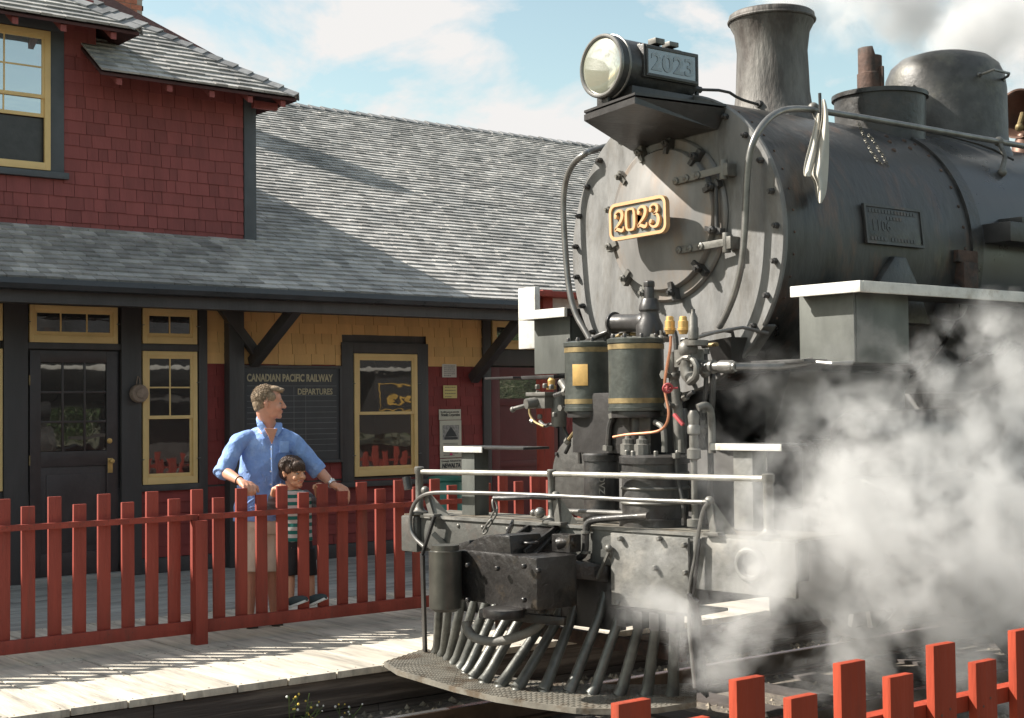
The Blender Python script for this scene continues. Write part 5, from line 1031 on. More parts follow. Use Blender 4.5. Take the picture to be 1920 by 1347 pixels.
# pilot tread plate
TP = [at(u, v, Z=.055) for u, v in ((720, 1240), (800, 1212), (950, 1200), (1150, 1205), (1340, 1235), (1345, 1285), (1306, 1309), (1234, 1319), (1156, 1320), (1080, 1318), (1000, 1309), (930, 1299), (850, 1279), (720, 1243))]
TP = [at(722, 1240, Z=.055), at(800, 1222, Z=.055), at(845, 1243, Z=.055), at(880, 1268, Z=.055), at(935, 1283, Z=.055), at(1100, 1295, Z=.055), at(1310, 1300, Z=.055), at(1312, 1316, Z=.055), at(1234, 1326, Z=.055), at(1156, 1329, Z=.055), at(1080, 1328, Z=.055), at(1000, 1318, Z=.055), at(930, 1307, Z=.055), at(850, 1288, Z=.055), at(740, 1253, Z=.055)]
back = Vector((.55, -.02, 0)); inner = [at(845, 1243, Z=.055), at(880, 1268, Z=.055), at(935, 1283, Z=.055), at(1100, 1295, Z=.055), at(1310, 1300, Z=.055)]
out_ = [at(u, v, Z=.055) for u, v in ((720, 1241), (745, 1257), (850, 1288), (930, 1307), (1000, 1318), (1080, 1328), (1156, 1330), (1234, 1327), (1306, 1316))]
inn = [at(800, 1216, Z=.055), at(815, 1222, Z=.055), at(860, 1250, Z=.055), at(905, 1262, Z=.055), at(1000, 1276, Z=.055), at(1080, 1282, Z=.055), at(1156, 1284, Z=.055), at(1234, 1284, Z=.055), at(1306, 1280, Z=.055)]
b = MB(); n = len(out_); T = Vector((0, 0, -.032)); V = out_ + inn + [p + T for p in out_] + [p + T for p in inn]
b.add(V, [(i, i + 1, n + i + 1, n + i) for i in range(n - 1)] + [(2 * n + i, 3 * n + i, 3 * n + i + 1, 2 * n + i + 1) for i in range(n - 1)] + [(i, 2 * n + i, 2 * n + i + 1, i + 1) for i in range(n - 1)] + [(n + i, n + i + 1, 3 * n + i + 1, 3 * n + i) for i in range(n - 1)] + [(0, n, 3 * n, 2 * n), (n - 1, 3 * n - 1, 4 * n - 1, 2 * n - 1)])
td = b.build('pilot_tread', tread_m, lo, smooth=0)
b = MB(); rr = random.Random(3)   # raised diamonds
for i in range(n - 1):
    for a_ in range(int((out_[i + 1] - out_[i]).length / .032)):
        t_ = (a_ + .5) / max(1, int((out_[i + 1] - out_[i]).length / .032)); e0 = out_[i].lerp(out_[i + 1], t_); e1 = inn[i].lerp(inn[i + 1], t_); k = int((e1 - e0).length / .032)
        for j in range(1, k): q = e0.lerp(e1, j / k); s_ = 1 if (j + a_) % 2 else -1; b.obox(q + Vector((0, 0, .001)), (1, s_, 0), (-s_, 1, 0), (0, 0, 1), .012, .0035, .0025)
b.build('tread_pattern', tread_m, td, smooth=0)
pilot_m = mat('worn_pilot_bar', (0.12, 0.122, 0.112), 0.45, metal=.45, var=.4, scale=9, bump=.3)
bots = [(820, 1224), (832, 1230), (843, 1237), (854, 1245), (866, 1253), (875, 1262), (888, 1272), (908, 1280), (938, 1287), (970, 1293), (1020, 1296), (1068, 1298), (1112, 1302), (1163, 1303), (1213, 1303), (1262, 1304)]
tops = [(823, 1140), (840, 1143), (862, 1145), (884, 1147), (906, 1148), (925, 1152), (952, 1158), (975, 1160), (1010, 1180), (1042, 1170), (1070, 1165), (1125, 1152), (1165, 1148), (1205, 1150), (1232, 1158), (1265, 1168)]
for k, ((u0, v0), (u1, v1)) in enumerate(zip(bots, tops)):
    p0 = at(u0, v0, Z=.056); p1 = at(u1, v1, N=BN, C=BC + .03); pm = p0.lerp(p1, .5)
    b = MB(); top2 = Vector((p1.x + .05, p1.y, p1.z + .14)); b.tube([p0 + Vector((-.01, 0, -.0)), p0.lerp(p1, .10), p0.lerp(p1, .25), p0.lerp(p1, .7), p1, top2], [.040, .035, .032, .030, .029, .027], 8); b.lathe(p0 - Vector((0, 0, .0)), (0, 0, 1), [(0, .036), (.008, .034), (.014, .024)], 14)
    b.build('pilot_bar', pilot_m, lo, smooth=50)
for (u0, v0, u1, v1, um, vm) in ((797, 1222, 815, 968, 792, 1040), (1318, 1300, 1312, 1010, 1300, 1120)):
    b = MB(); a = ab(u1, v1, -.06); mid = ab(um, vm, -.08); c = at(u0, v0, Z=.06); b.bar(a, mid, .03, .014); b.bar(mid, c, .035 if u0 < 900 else .085, .02, up=(1, 0, 0)); b.build('pilot_strap', steel_dark, lo, bev=.003)
b = MB(); b.bar(ab(1141, 1036, -.05), ab(1120, 1085, -.05), .016, .014); b.bar(ab(1141, 1030, -.05), ab(1175, 1110, .1), .03, .02); b.sphere(ab(1141, 1028, -.06), .022, 8, 6); b.bar(ab(812, 1000, -.05), ab(835, 1022, .0), .03, .03); b.split(1, 'pilot_brace', steel_grey, lo)
b = MB(); b.bar((5.9, 5.9, .3), (5.9, 7.6, .3), .05, .08); b.bar(at(1440, 1150, X=6.3), at(1350, 1180, X=5.9), .04, .03); b.build('pilot_floor', rust_m, lo, bev=.003)

# ---- signal flags on the handrail
fl = thing('signal_flag', 'pale furled signal flag hanging from its staff on the handrail beside the smokestack', 'flag', tuple(at(1540, 250, Y=5.86)))
b = MB(); b.cyl(at(1537, 175, Y=5.86), at(1541, 300, Y=5.86), .010, 10); b.build('staff', steel_dark, fl)
def cloth(pix, y0, nu=14, fold=.055):
    b = MB(); rows = len(pix); V = []
    for j, (ul, ur, v) in enumerate(pix):
        for i in range(nu + 1):
            t = i / nu; p = at(ul + (ur - ul) * t, v, Y=y0 - .22 * j / rows + fold * math.sin(t * 6.5 + j * .2) * (.3 + j / rows)); V.append(p)
    F = [(j * (nu + 1) + i, j * (nu + 1) + i + 1, (j + 1) * (nu + 1) + i + 1, (j + 1) * (nu + 1) + i) for j in range(rows - 1) for i in range(nu)]
    b.add(V, F); o = b.build('cloth', flag_m, fl, smooth=180); md = o.modifiers.new('t', 'SOLIDIFY'); md.thickness = .004; md2 = o.modifiers.new('s', 'SUBSURF'); md2.levels = 1; md2.render_levels = 2; return o
cloth([(1541, 1546, 186), (1541, 1551, 203), (1540, 1553, 225), (1534, 1554, 255), (1527, 1554, 285), (1520, 1553, 310), (1514, 1552, 328), (1526, 1551, 340), (1528, 1550, 355), (1531, 1548, 370), (1536, 1540, 382)], 5.78)
cloth([(1532, 1537, 212), (1526, 1536, 235), (1519, 1535, 265), (1510, 1530, 295), (1505, 1522, 322), (1508, 1520, 332)], 5.82, fold=.02)

# ================================================================== PEOPLE
def blob(name, mb, material, parent, voxel=.006, it=3, extra=None):
    o = mb.build('tmp', material, parent, smooth=0)
    r = o.modifiers.new('r', 'REMESH'); r.mode = 'VOXEL'; r.voxel_size = voxel; r.use_smooth_shade = True
    if it: sm = o.modifiers.new('s', 'SMOOTH'); sm.iterations = it; sm.factor = .5
    dg = bpy.context.evaluated_depsgraph_get(); me = bpy.data.meshes.new_from_object(o.evaluated_get(dg))
    me.name = name; old = o.data; o.modifiers.clear(); o.data = me; o.name = name; bpy.data.meshes.remove(old)
    me.polygons.foreach_set('use_smooth', [True] * len(me.polygons))
    return o
def eloft(mb, secs, n=24):
    """secs: (centre, axis_a, axis_b, ra, rb)"""
    V = []
    for c, a_, b_, ra, rb_ in secs:
        for k in range(n): t = 2 * math.pi * k / n; V.append(Vector(c) + Vector(a_) * (ra * math.cos(t)) + Vector(b_) * (rb_ * math.sin(t)))
    F = [(i * n + k, i * n + (k + 1) % n, (i + 1) * n + (k + 1) % n, (i + 1) * n + k) for i in range(len(secs) - 1) for k in range(n)]
    F += [tuple(range(n - 1, -1, -1)), tuple(range((len(secs) - 1) * n, len(secs) * n))]
    return mb.add(V, F)
def limb(mb, pts, rs, n=16):
    mb.tube(pts, list(rs), n)
    for p, r in zip(pts, rs): mb.sphere(p, r * .985, n, 8)
    return mb
from mathutils import noise as mnoise
def crease(o, amp, fr, st=(1, 1, 1)):
    me = o.data; nn_ = [v.normal.copy() for v in me.vertices]
    for v, n_ in zip(me.vertices, nn_):
        p = Vector((v.co.x * st[0], v.co.y * st[1], v.co.z * st[2])) * fr
        a_ = mnoise.noise(p); b_ = mnoise.noise(p * 2.3 + Vector((3, 1, 7)))
        v.co += n_ * (amp * ((1 - abs(a_) * 3.2) * .7 + b_ * .6))
    me.update()
class Head:
    def __init__(s, c, fdir, pitch, k):
        s.c = Vector(c); f = Vector(fdir).normalized(); l = Vector((0, 0, 1)).cross(f); M = Matrix.Rotation(pitch, 3, l); s.f = M @ f; s.u = M @ Vector((0, 0, 1)); s.l = l; s.k = k
        s.M = Matrix((s.f, s.l, s.u)).transposed()
    def p(s, f, l, u): return s.c + (s.f * f + s.l * l + s.u * u) * s.k
    def e(s, mb, f, l, u, rf, rl, ru, n=20, m_=14): return mb.sphere(s.p(f, l, u), s.k, n, m_, (rf, rl, ru), s.M)
skin_m = mat('fair_skin', (0.60, 0.30, 0.20), 0.5, var=.05, scale=12)
skin_b = mat('tan_child_skin', (0.60, 0.31, 0.185), 0.5, var=.05, scale=12)
for M_ in (skin_m, skin_b): M_.node_tree.nodes['Principled BSDF'].inputs['Subsurface Weight'].default_value = .12; M_.node_tree.nodes['Principled BSDF'].inputs['Subsurface Radius'].default_value = (.02, .008, .004)
shirt_m = mat('blue_linen', (0.225, 0.36, 0.68), 0.85, var=.10, scale=16, bump=.5, bscale=60, col2=(0.30, 0.44, 0.74), mixs=11)
shorts_m = mat('khaki_cotton', (0.66, 0.58, 0.46), 0.85, var=.08, scale=10, bump=.4, bscale=30)
hair_m = mat('sandy_hair', (0.27, 0.195, 0.125), 0.6, var=.35, scale=60, bump=1.0, bscale=110, streak=(1, 1, .35))
hair_b = mat('dark_brown_hair', (0.072, 0.040, 0.025), 0.45, var=.4, scale=50, bump=.9, bscale=90, streak=(1, 1, .35))
lip_m = mat('lips', (0.50, 0.17, 0.14), .5); eye_w = mat('eye_white', (.36, .30, .27), .6, var=.02); eye_d = mat('iris_dark', (.03, .02, .015), .2, var=.02)
black_cloth = mat('black_cotton', (0.022, 0.022, 0.024), .85, var=.2, bump=.4, bscale=30); shoe_m = mat('dark_canvas_shoe', (0.035, 0.05, 0.055), .8); sole_m = mat('white_rubber_sole', (.62, .62, .6), .6)
watch_m = mat('silver_watch', (.7, .7, .7), .25, metal=.9); band_m = mat('dark_wristband', (.03, .025, .02), .7)

def face_parts(H, body, parent, sc, lip, brow, seye=1.0):
    for s_ in (-1, 1):
        b = MB(); H.e(b, 21.3 * sc, 8.0 * s_ * sc, 1.3 * sc, 2.8 * sc * seye, 3.3 * sc * seye, 1.7 * sc * seye, 14, 10); b.build('eye', eye_w, parent, smooth=180)
        b = MB(); H.e(b, 23.4 * sc, 8.3 * s_ * sc, 1.3 * sc, 1.1 * sc, 1.6 * sc, 1.5 * sc, 12, 8); b.build('iris', eye_d, parent, smooth=180)
        b = MB(); limb(b, [H.p(25.6 * sc, 3.6 * s_ * sc, 6.2 * sc), H.p(25.6 * sc, 8 * s_ * sc, 7.6 * sc), H.p(22.6 * sc, 12.5 * s_ * sc, 6.4 * sc)], [.8 * sc * H.k, .9 * sc * H.k, .6 * sc * H.k], 8); b.build('eyebrow', brow, parent, smooth=180)
    b = MB(); H.e(b, 26.3 * sc, 0, -12.6 * sc, 1.9 * sc, 6.6 * sc, 1.1 * sc); H.e(b, 26.0 * sc, 0, -15.0 * sc, 1.9 * sc, 5.6 * sc, 1.2 * sc); b.build('lips', lip, parent, smooth=180)
def head_blobs(b, H, sc, ear=True):
    H.e(b, -3 * sc, 0, 10 * sc, 27 * sc, 20.5 * sc, 23 * sc); H.e(b, 6 * sc, 0, -3 * sc, 19.5 * sc, 17.5 * sc, 22 * sc); H.e(b, 10 * sc, 0, -17 * sc, 15 * sc, 13.5 * sc, 11 * sc); H.e(b, 21 * sc, 0, -23 * sc, 5.6 * sc, 7 * sc, 5 * sc)
    H.e(b, 24.3 * sc, 0, 6.5 * sc, 2.6 * sc, 12 * sc, 3 * sc); H.e(b, 26.6 * sc, 0, 0 * sc, 2.8 * sc, 2.5 * sc, 6.5 * sc); H.e(b, 30.0 * sc, 0, -4.8 * sc, 4.4 * sc, 3.9 * sc, 3.7 * sc); H.e(b, 28.6 * sc, 0, -1.5 * sc, 3.4 * sc, 2.6 * sc, 4 * sc); H.e(b, 24.3 * sc, 0, -14 * sc, 3.2 * sc, 7.5 * sc, 4 * sc)
    for s_ in (-1, 1):
        H.e(b, 19 * sc, 11 * s_ * sc, -7 * sc, 6 * sc, 5.5 * sc, 6 * sc); H.e(b, 27.5 * sc, 3 * s_ * sc, -5.6 * sc, 2.4 * sc, 2 * sc, 2 * sc)
        H.e(b, -3.5 * sc, 19.6 * s_ * sc, -2.5 * sc, 4.2 * sc, 2.4 * sc, 7.0 * sc); H.e(b, -4.5 * sc, 21.5 * s_ * sc, 1 * sc, 4 * sc, 1.6 * sc, 4 * sc)
def hand(b, wrist, knuckles, tips, thumb, r, palm_r):
    """wrist point, 4 knuckle points, 4 lists of joints after the knuckle, thumb chain"""
    kc = sum(knuckles, Vector()) / 4
    for k_ in knuckles: limb(b, [wrist, wrist.lerp(k_, .55), k_], [palm_r * .72, palm_r * .78, r * 1.18], 10)
    for k_, t_ in zip(knuckles, tips): limb(b, [k_] + t_, [r * 1.12, r, r * .82][:1 + len(t_)] if len(t_) < 3 else [r * 1.12, r * 1.02, r * .92, r * .8], 10)
    limb(b, thumb, [r * 1.5, r * 1.2, r * .95][:len(thumb)], 10)

KP = 1 / 239.0
# ---- man
man = thing('person', 'man in a blue shirt and khaki shorts leaning on the red fence looking right', 'person', (5.62, 10.32, 0), )
LA = Vector((.93, -.37, 0)); FA = Vector((-.37, -.93, 0)); UPV = Vector((0, 0, 1))
def a3(u, v, Y): return at(u, v, Y=Y)
HM = Head(a3(503, 757, 10.26), R0 * .985 + F0 * .17, rad(3), KP)
body = MB(); head_blobs(body, HM, 1.0); HM.e(body, -2, 0, -20, 15, 14, 9)
nb = a3(503, 806, 10.30)
limb(body, [HM.p(-8, 0, -14), a3(500, 788, 10.28), nb], [.062, .066, .075], 18)
hipc = a3(490, 958, 10.36)
eloft(body, [(nb + UPV * -.0, LA, FA, .080, .075), (a3(500, 822, 10.32), LA, FA, .135, .105), (a3(498, 860, 10.33), LA, FA, .185, .115), (a3(493, 910, 10.35), LA, FA, .165, .105), (hipc, LA, FA, .175, .115), (hipc - UPV * .09, LA, FA, .16, .11)])
shA, elA, wrA = a3(446, 830, 10.36), a3(419, 884, 10.28), a3(451, 903, 10.02)
shB, elB, wrB = a3(550, 829, 10.20), a3(594, 880, 10.12), a3(624, 909, 9.96)
limb(body, [shA, shA.lerp(elA, .5), elA, elA.lerp(wrA, .35), wrA], [.062, .052, .046, .045, .030])
limb(body, [shB, shB.lerp(elB, .5), elB, elB.lerp(wrB, .35), wrB], [.062, .052, .046, .045, .030])
for (u0, u1, u2, Y0, Y1, fx) in ((478, 470, 468, 10.38, 10.42, -1), (510, 511, 514, 10.34, 10.40, 1)):
    h_ = a3(u0, 975, Y0); k_ = a3(u1, 1066, Y1 - .02); an = a3(u2, 1128, Y1 + .02); an.z = .09; k_.z = .50
    limb(body, [h_, h_.lerp(k_, .5), k_, k_.lerp(an, .35), k_.lerp(an, .7), an, an - UPV * .05], [.095, .08, .060, .058, .045, .036, .038])
    ft = an + FA * .12 - UPV * .05; limb(body, [an - UPV * .04, (an + ft) / 2 - UPV * .03, ft - UPV * .01], [.042, .038, .026])
# right hand of his (picture left): fist over the picket top, fingers down in front
kn = [a3(457 + i * 7.2, 911 + (1.5 * abs(i - 1.2)), 9.925) for i in range(4)]
tp_ = [[a3(458 + i * 6.6, 921, 9.905), a3(460 + i * 6.0, 929 - abs(i - 1.5) * .8, 9.93), a3(461.5 + i * 5.4, 927, 9.96)] for i in range(4)]
hand(body, wrA, kn, tp_, [a3(470, 907, 9.96), a3(482, 914, 9.94), a3(484, 922, 9.93)], .0118, .034)
kn = [a3(632 + i * 6.0, 913 + i * 1.0, 9.93 - .004 * i) for i in range(4)]
tp_ = [[a3(637, 921, 9.905), a3(640, 928, 9.90), a3(641, 932, 9.91)], [a3(643, 921, 9.90), a3(644, 931, 9.895), a3(643, 936, 9.90)], [a3(649, 922, 9.90), a3(650, 934, 9.895), a3(647, 941, 9.90)], [a3(654, 923, 9.90), a3(654.5, 936, 9.895), a3(652, 945, 9.90)]]
hand(body, wrB, kn, tp_, [a3(628, 915, 9.97), a3(637, 921, 9.98), a3(645, 925, 9.98)], .0105, .033)
bo = blob('body', body, skin_m, man, .0062, 2); 
face_parts(HM, bo, man, 1.0, lip_m, hair_m)
b = MB(); HM.e(b, -6.0, 0, 11.5, 25.2, 20.7, 23.8); HM.e(b, -14, 0, 1, 16, 18, 18); HM.e(b, -17, 0, -9, 10, 14, 9); HM.e(b, 8, 0, 27, 16, 14, 7.5); HM.e(b, 20, 0, 26, 8.5, 12, 5.2); HM.e(b, 25, 0, 27, 4, 8, 3.4)
for s_ in (-1, 1): HM.e(b, 3, 15.3 * s_, 12, 11, 5.4, 10)
def strands(mb, H, n, ln, rnd, flow, test, c=(-6, 0, 11.5), r=(25.4, 20.8, 24.0), th=1.0, lift=.45, wild=.22):
    k = 0
    while k < n:
        d = Vector((rnd.gauss(0, 1), rnd.gauss(0, 1), rnd.gauss(0, 1))).normalized(); f, l, u = c[0] + d.x * r[0], c[1] + d.y * r[1], c[2] + d.z * r[2]
        if not test(f, l, u): continue
        k += 1; nrm_ = (H.f * d.x + H.l * d.y + H.u * d.z).normalized(); g = flow(f, l, u); g = (H.f * g[0] + H.l * g[1] + H.u * g[2]); g = (g - nrm_ * g.dot(nrm_)).normalized()
        g = (g + Vector((rnd.gauss(0, wild), rnd.gauss(0, wild), rnd.gauss(0, wild)))).normalized(); p = H.p(f, l, u); L_ = ln * rnd.uniform(.6, 1.2)
        mb.tube([p, p + (g * .8 + nrm_ * lift).normalized() * L_ * .5, p + (g + nrm_ * lift * .25 - nrm_ * (L_ * 4.0 if lift < .3 else 0)).normalized() * L_], [th * .0017, th * .0014, th * .0004], 4)
ho = blob('hair', b, hair_m, man, .0042, 2)
b = MB(); rr = random.Random(5)
strands(b, HM, 1700, .016, rr, lambda f, l, u: (.9, 0, -.35) if u > 18 else (-.25, 0, -1), lambda f, l, u: (f < 4 or u > 20) and u > -12 and not (f > -8 and u < 4))
strands(b, HM, 260, .026, rr, lambda f, l, u: (1, 0, .35), lambda f, l, u: u > 24 and f > 4, c=(2, 0, 12), r=(25, 17, 20))
b.build('hair_strands', hair_m, ho, smooth=180)
# shirt
b = MB()
eloft(b, [(a3(502, 805, 10.31), LA, (FA - UPV * .5), .085, .070), (a3(502, 807, 10.31), LA, (FA - UPV * .4), .130, .085), (a3(503, 811, 10.315), LA, (FA - UPV * .3), .168, .100), (a3(503, 814, 10.318), LA, (FA - UPV * .2), .19, .11), (a3(502, 822, 10.32), LA, FA, .212, .12), (a3(501, 840, 10.32), LA, FA, .20, .13), (a3(497, 875, 10.34), LA, FA, .198, .138), (a3(492, 915, 10.36), LA, FA, .198, .14), (a3(489, 950, 10.36), LA, FA, .205, .145), (a3(488, 975, 10.37), LA, FA, .21, .148)], 32)
limb(b, [a3(466, 820, 10.34), shA, shA.lerp(elA, .35), shA.lerp(elA, .7), elA + Vector((0, 0, .0))], [.062, .069, .068, .067, .066])
limb(b, [a3(532, 819, 10.24), shB, shB.lerp(elB, .35), shB.lerp(elB, .7), elB], [.062, .069, .068, .065, .064])
rr = random.Random(8)
for (P_, Q_) in ((shA, elA), (shB, elB)):     # rolled cuff and creases
    d = (Q_ - P_).normalized(); 
    for k in range(9):
        t = rr.uniform(.25, 1.0); c_ = P_.lerp(Q_, t); b.torus(c_, (d + Vector((rr.uniform(-.5, .5), rr.uniform(-.5, .5), rr.uniform(-.3, .3)))), .060, .0095, 20, 6)
    b.lathe(Q_ - d * .02, d, [(0, .058), (.0, .070), (.05, .072), (.055, .064), (.055, .04)], 24)
for k in range(16):
    z = rr.uniform(885, 970); x0 = rr.uniform(455, 530); q = a3(x0, z, 10.20); b.tube([q, q + Vector((rr.uniform(-.1, .1), .0, rr.uniform(-.06, .06)))], [.008, .004], 8)
# collar
c0 = a3(503, 800, 10.30)
for s_, pts in ((-1, ((487, 783, 10.33), (487, 795, 10.24), (497, 810, 10.19), (503, 818, 10.185))), (1, ((522, 795, 10.26), (523, 800, 10.20), (520, 808, 10.165), (514, 818, 10.17)))):
    P = [a3(*p) for p in pts]; 
    for a, c in zip(P[:-1], P[1:]): b.bar(a, c, .05, .016, up=(FA + UPV * .3))
sh = blob('shirt', b, shirt_m, man, .0062, 3); crease(sh, .0085, 9, (1, 1, .7))
b = MB(); P = [a3(509, 836, 10.127), a3(509, 850, 10.125), a3(510, 900, 10.13), a3(508, 950, 10.14)]; 
P = [p + FA * .035 for p in P]
b.tube([p - FA * .012 for p in P], .008, 8, smooth=1); b.build('button_placket', shirt_m, sh)
b = MB(); V_ = [a3(u, v, 10.17) + FA * .022 for u, v in ((495, 803), (520, 804), (516, 815), (509.5, 833), (502, 816))]; b.prism(V_, -FA * .03); b.build('open_neck_skin', skin_m, bo, bev=.004)
b = MB()
for v in (842, 860, 884, 908): q = a3(506, v, 10.12) + FA * .052; b.lathe(q, FA, [(0, .006), (.004, .006)], 10)
b.split(1, 'button', sole_m, sh)
b = MB(); q = a3(531, 838, 10.16) + FA * .045; b.obox(q, LA, UPV, FA, .038, .045, .004); b.build('pocket', shirt_m, sh, bev=.003)
b = MB(); eloft(b, [(a3(490, 955, 10.36), LA, FA, .19, .13), (a3(490, 985, 10.37), LA, FA, .195, .14), (a3(491, 1000, 10.38), LA, FA, .19, .135)])
for (u0, u1, Y0) in ((477, 471, 10.40), (511, 508, 10.37)): eloft(b, [(a3(u0, 985, Y0), LA, FA, .105, .125), (a3((u0 + u1) / 2, 1030, Y0), LA, FA, .10, .115), (a3(u1, 1070, Y0), LA, FA, .098, .11)])
crease(blob('shorts', b, shorts_m, man, .007, 2), .005, 7, (1, 1, .5))
b = MB(); d = (wrA - elA).normalized(); b.torus(elA.lerp(wrA, .93), d, .034, .004, 24, 6); b.build('wristband', band_m, man)
b = MB(); d = (wrB - elB).normalized(); c_ = elB.lerp(wrB, .93); b.lathe(c_ - d * .010, d, [(0, .034), (0, .038), (.02, .038), (.02, .034)], 24, cap=False); b.lathe(c_ + (FA * -.0 + UPV * .034), UPV, [(0, .019), (.008, .018)], 18); b.build('wristwatch', watch_m, man)
b = MB()
for (u2, Y1) in ((468, 10.44), (514, 10.42)):
    an = a3(u2, 1128, Y1); an.z = .03; limb(b, [an - FA * .05, an + FA * .06, an + FA * .15], [.045, .046, .038]); b.obox(an + FA * .05 - UPV * .022, FA, LA, UPV, .15, .045, .008)
blob('shoes', b, band_m, man, .007, 1)

# ---- boy
boy = thing('person', 'small boy in a teal striped shirt standing on the bottom fence rail', 'person', (5.86, 9.98, .17))
FB = (R0 * .80 - F0 * .60).normalized()
HB = Head(a3(549, 887, 10.06), FB, rad(6), KP)
bb2 = MB(); sB_ = .92; head_blobs(bb2, HB, sB_)
LB_ = Vector((.97, -.25, 0)); FB_ = Vector((-.25, -.97, 0))
nb = a3(548, 917, 10.08); limb(bb2, [HB.p(-6, 0, -12), nb], [.042, .045], 16)
eloft(bb2, [(nb, LB_, FB_, .05, .045), (a3(552, 928, 10.10), LB_, FB_, .12, .07), (a3(556, 975, 10.10), LB_, FB_, .105, .07), (a3(558, 1010, 10.08), LB_, FB_, .10, .07), (a3(560, 1035, 10.08), LB_, FB_, .10, .07)])
sA, eA, wA = a3(526, 936, 10.12), a3(508, 950, 10.10), a3(514, 918, 9.98)
sB2, eB, wB = a3(578, 934, 10.08), a3(597, 950, 10.06), a3(593, 917, 9.97)
limb(bb2, [sA, eA, wA], [.036, .030, .022]); limb(bb2, [sB2, eB, wB], [.036, .030, .022])
hand(bb2, wA, [a3(523 + i * 3.8, 909 + abs(i - 1.2), 9.93) for i in range(4)], [[a3(524 + i * 3.6, 915, 9.90), a3(525 + i * 3.2, 919, 9.905)] for i in range(4)], [a3(519, 913, 9.95), a3(517, 918, 9.94)], .0078, .020)
hand(bb2, wB, [a3(594 + i * 3.8, 907 + abs(i - 1.2), 9.93) for i in range(4)], [[a3(595 + i * 3.5, 913, 9.90), a3(596 + i * 3.1, 918, 9.905)] for i in range(4)], [a3(589, 911, 9.95), a3(588, 916, 9.935)], .0078, .020)
fA, fB = [], []
for (u0, u1, u2, Y2) in ((550, 543, 545, 9.93), (572, 580, 584, 9.93)):
    h_ = a3(u0, 1030, 10.07); k_ = a3(u1, 1076, 10.05); an = a3(u2, 1124, Y2 + .04); limb(bb2, [h_, k_, k_.lerp(an, .4), an], [.06, .042, .038, .027])
bbo = blob('body', bb2, skin_b, boy, .005, 2)
face_parts(HB, bbo, boy, sB_, lip_m, hair_b, 1.1)
b = MB(); HB.e(b, -5, 0, 12, 25.5, 22, 20.5); HB.e(b, -11, 0, 0, 18, 20, 18); HB.e(b, 11, 0, 17, 12, 15.5, 9)
for s_ in (-1, 1): HB.e(b, 2, 16.8 * s_, 9, 9, 5, 10)
ho = blob('hair', b, hair_b, boy, .0045, 2)
b = MB(); rr = random.Random(15)
strands(b, HB, 1500, .042, rr, lambda f, l, u: (f * .03, l * .04, -1) if f < 12 else (.5, l * .02, -1), lambda f, l, u: u > (2 if f > -6 else -8), c=(-5, 0, 12), r=(25.2, 21.8, 20.4), th=1.2, lift=.06, wild=.07)
strands(b, HB, 420, .045, rr, lambda f, l, u: (.35, l * .03, -1), lambda f, l, u: f > 14 and u > 13, c=(2, 0, 12), r=(22, 17, 15.5), th=1.2, lift=.05, wild=.07)
b.build('hair_strands', hair_b, ho, smooth=180)
stripe = bpy.data.materials.new('teal_white_stripes'); stripe.use_nodes = True; t = stripe.node_tree; N = t.nodes; pb = N['Principled BSDF']; pb.inputs['Roughness'].default_value = .85
tcn = N.new('ShaderNodeTexCoord'); sx = N.new('ShaderNodeSeparateXYZ'); mm = N.new('ShaderNodeMath'); mm.operation = 'MULTIPLY'; mm.inputs[1].default_value = 1 / .056; fr = N.new('ShaderNodeMath'); fr.operation = 'FRACT'; gt = N.new('ShaderNodeValToRGB'); gt.color_ramp.interpolation = 'CONSTANT'
gt.color_ramp.elements[0].color = (.02, .19, .16, 1); gt.color_ramp.elements[1].position = .5; gt.color_ramp.elements[1].color = (.62, .63, .60, 1)
for a_, b_ in ((tcn.outputs['Object'], sx.inputs[0]), (sx.outputs['Z'], mm.inputs[0]), (mm.outputs[0], fr.inputs[0]), (fr.outputs[0], gt.inputs[0]), (gt.outputs[0], pb.inputs['Base Color'])): t.links.new(a_, b_)
b = MB(); eloft(b, [(a3(549, 919, 10.08), LB_, FB_, .062, .055), (a3(551, 924, 10.09), LB_, FB_, .11, .075), (a3(553, 934, 10.10), LB_, FB_, .135, .088), (a3(556, 975, 10.10), LB_, FB_, .118, .088), (a3(559, 1014, 10.08), LB_, FB_, .118, .09)], 28)
crease(blob('striped_shirt', b, stripe, boy, .006, 2), .004, 10)
slv = mat('grey_striped_sleeve', (.16, .16, .17), .85, var=.9, scale=22, streak=(.2, .2, 1.6)); b = MB(); limb(b, [a3(532, 932, 10.12), sA, eA, eA.lerp(wA, .55)], [.05, .048, .038, .034]); limb(b, [a3(572, 930, 10.09), sB2, eB, eB.lerp(wB, .5)], [.05, .046, .037, .034]); blob('sleeves', b, slv, boy, .006, 1)
b = MB(); eloft(b, [(a3(558, 1008, 10.08), LB_, FB_, .112, .085), (a3(559, 1035, 10.08), LB_, FB_, .12, .09)])
for (u0, u1) in ((549, 543), (574, 579)): eloft(b, [(a3(u0, 1028, 10.07), LB_, FB_, .068, .08), (a3(u1, 1078, 10.06), LB_, FB_, .068, .075)])
blob('shorts', b, black_cloth, boy, .006, 1)
for (u0, v0, u1, v1) in ((546, 1136, 572, 1126), (584, 1133, 608, 1122)):
    A = at(u0, v0, Y=9.93); C_ = at(u1, v1, Y=9.835); d = (C_ - A).normalized(); b = MB(); limb(b, [A + UPV * .030, A.lerp(C_, .4) + UPV * .026, A.lerp(C_, .8) + UPV * .016, C_ + UPV * .008], [.034, .034, .030, .024]); so_ = blob('shoe', b, shoe_m, boy, .005, 1)
    b = MB(); sd3 = d.cross(UPV).normalized(); up3 = sd3.cross(d); b.obox(A.lerp(C_, .5) - up3 * .006, d, sd3, up3, (C_ - A).length * .62, .033, .009); b.build('sole', sole_m, so_, bev=.006)

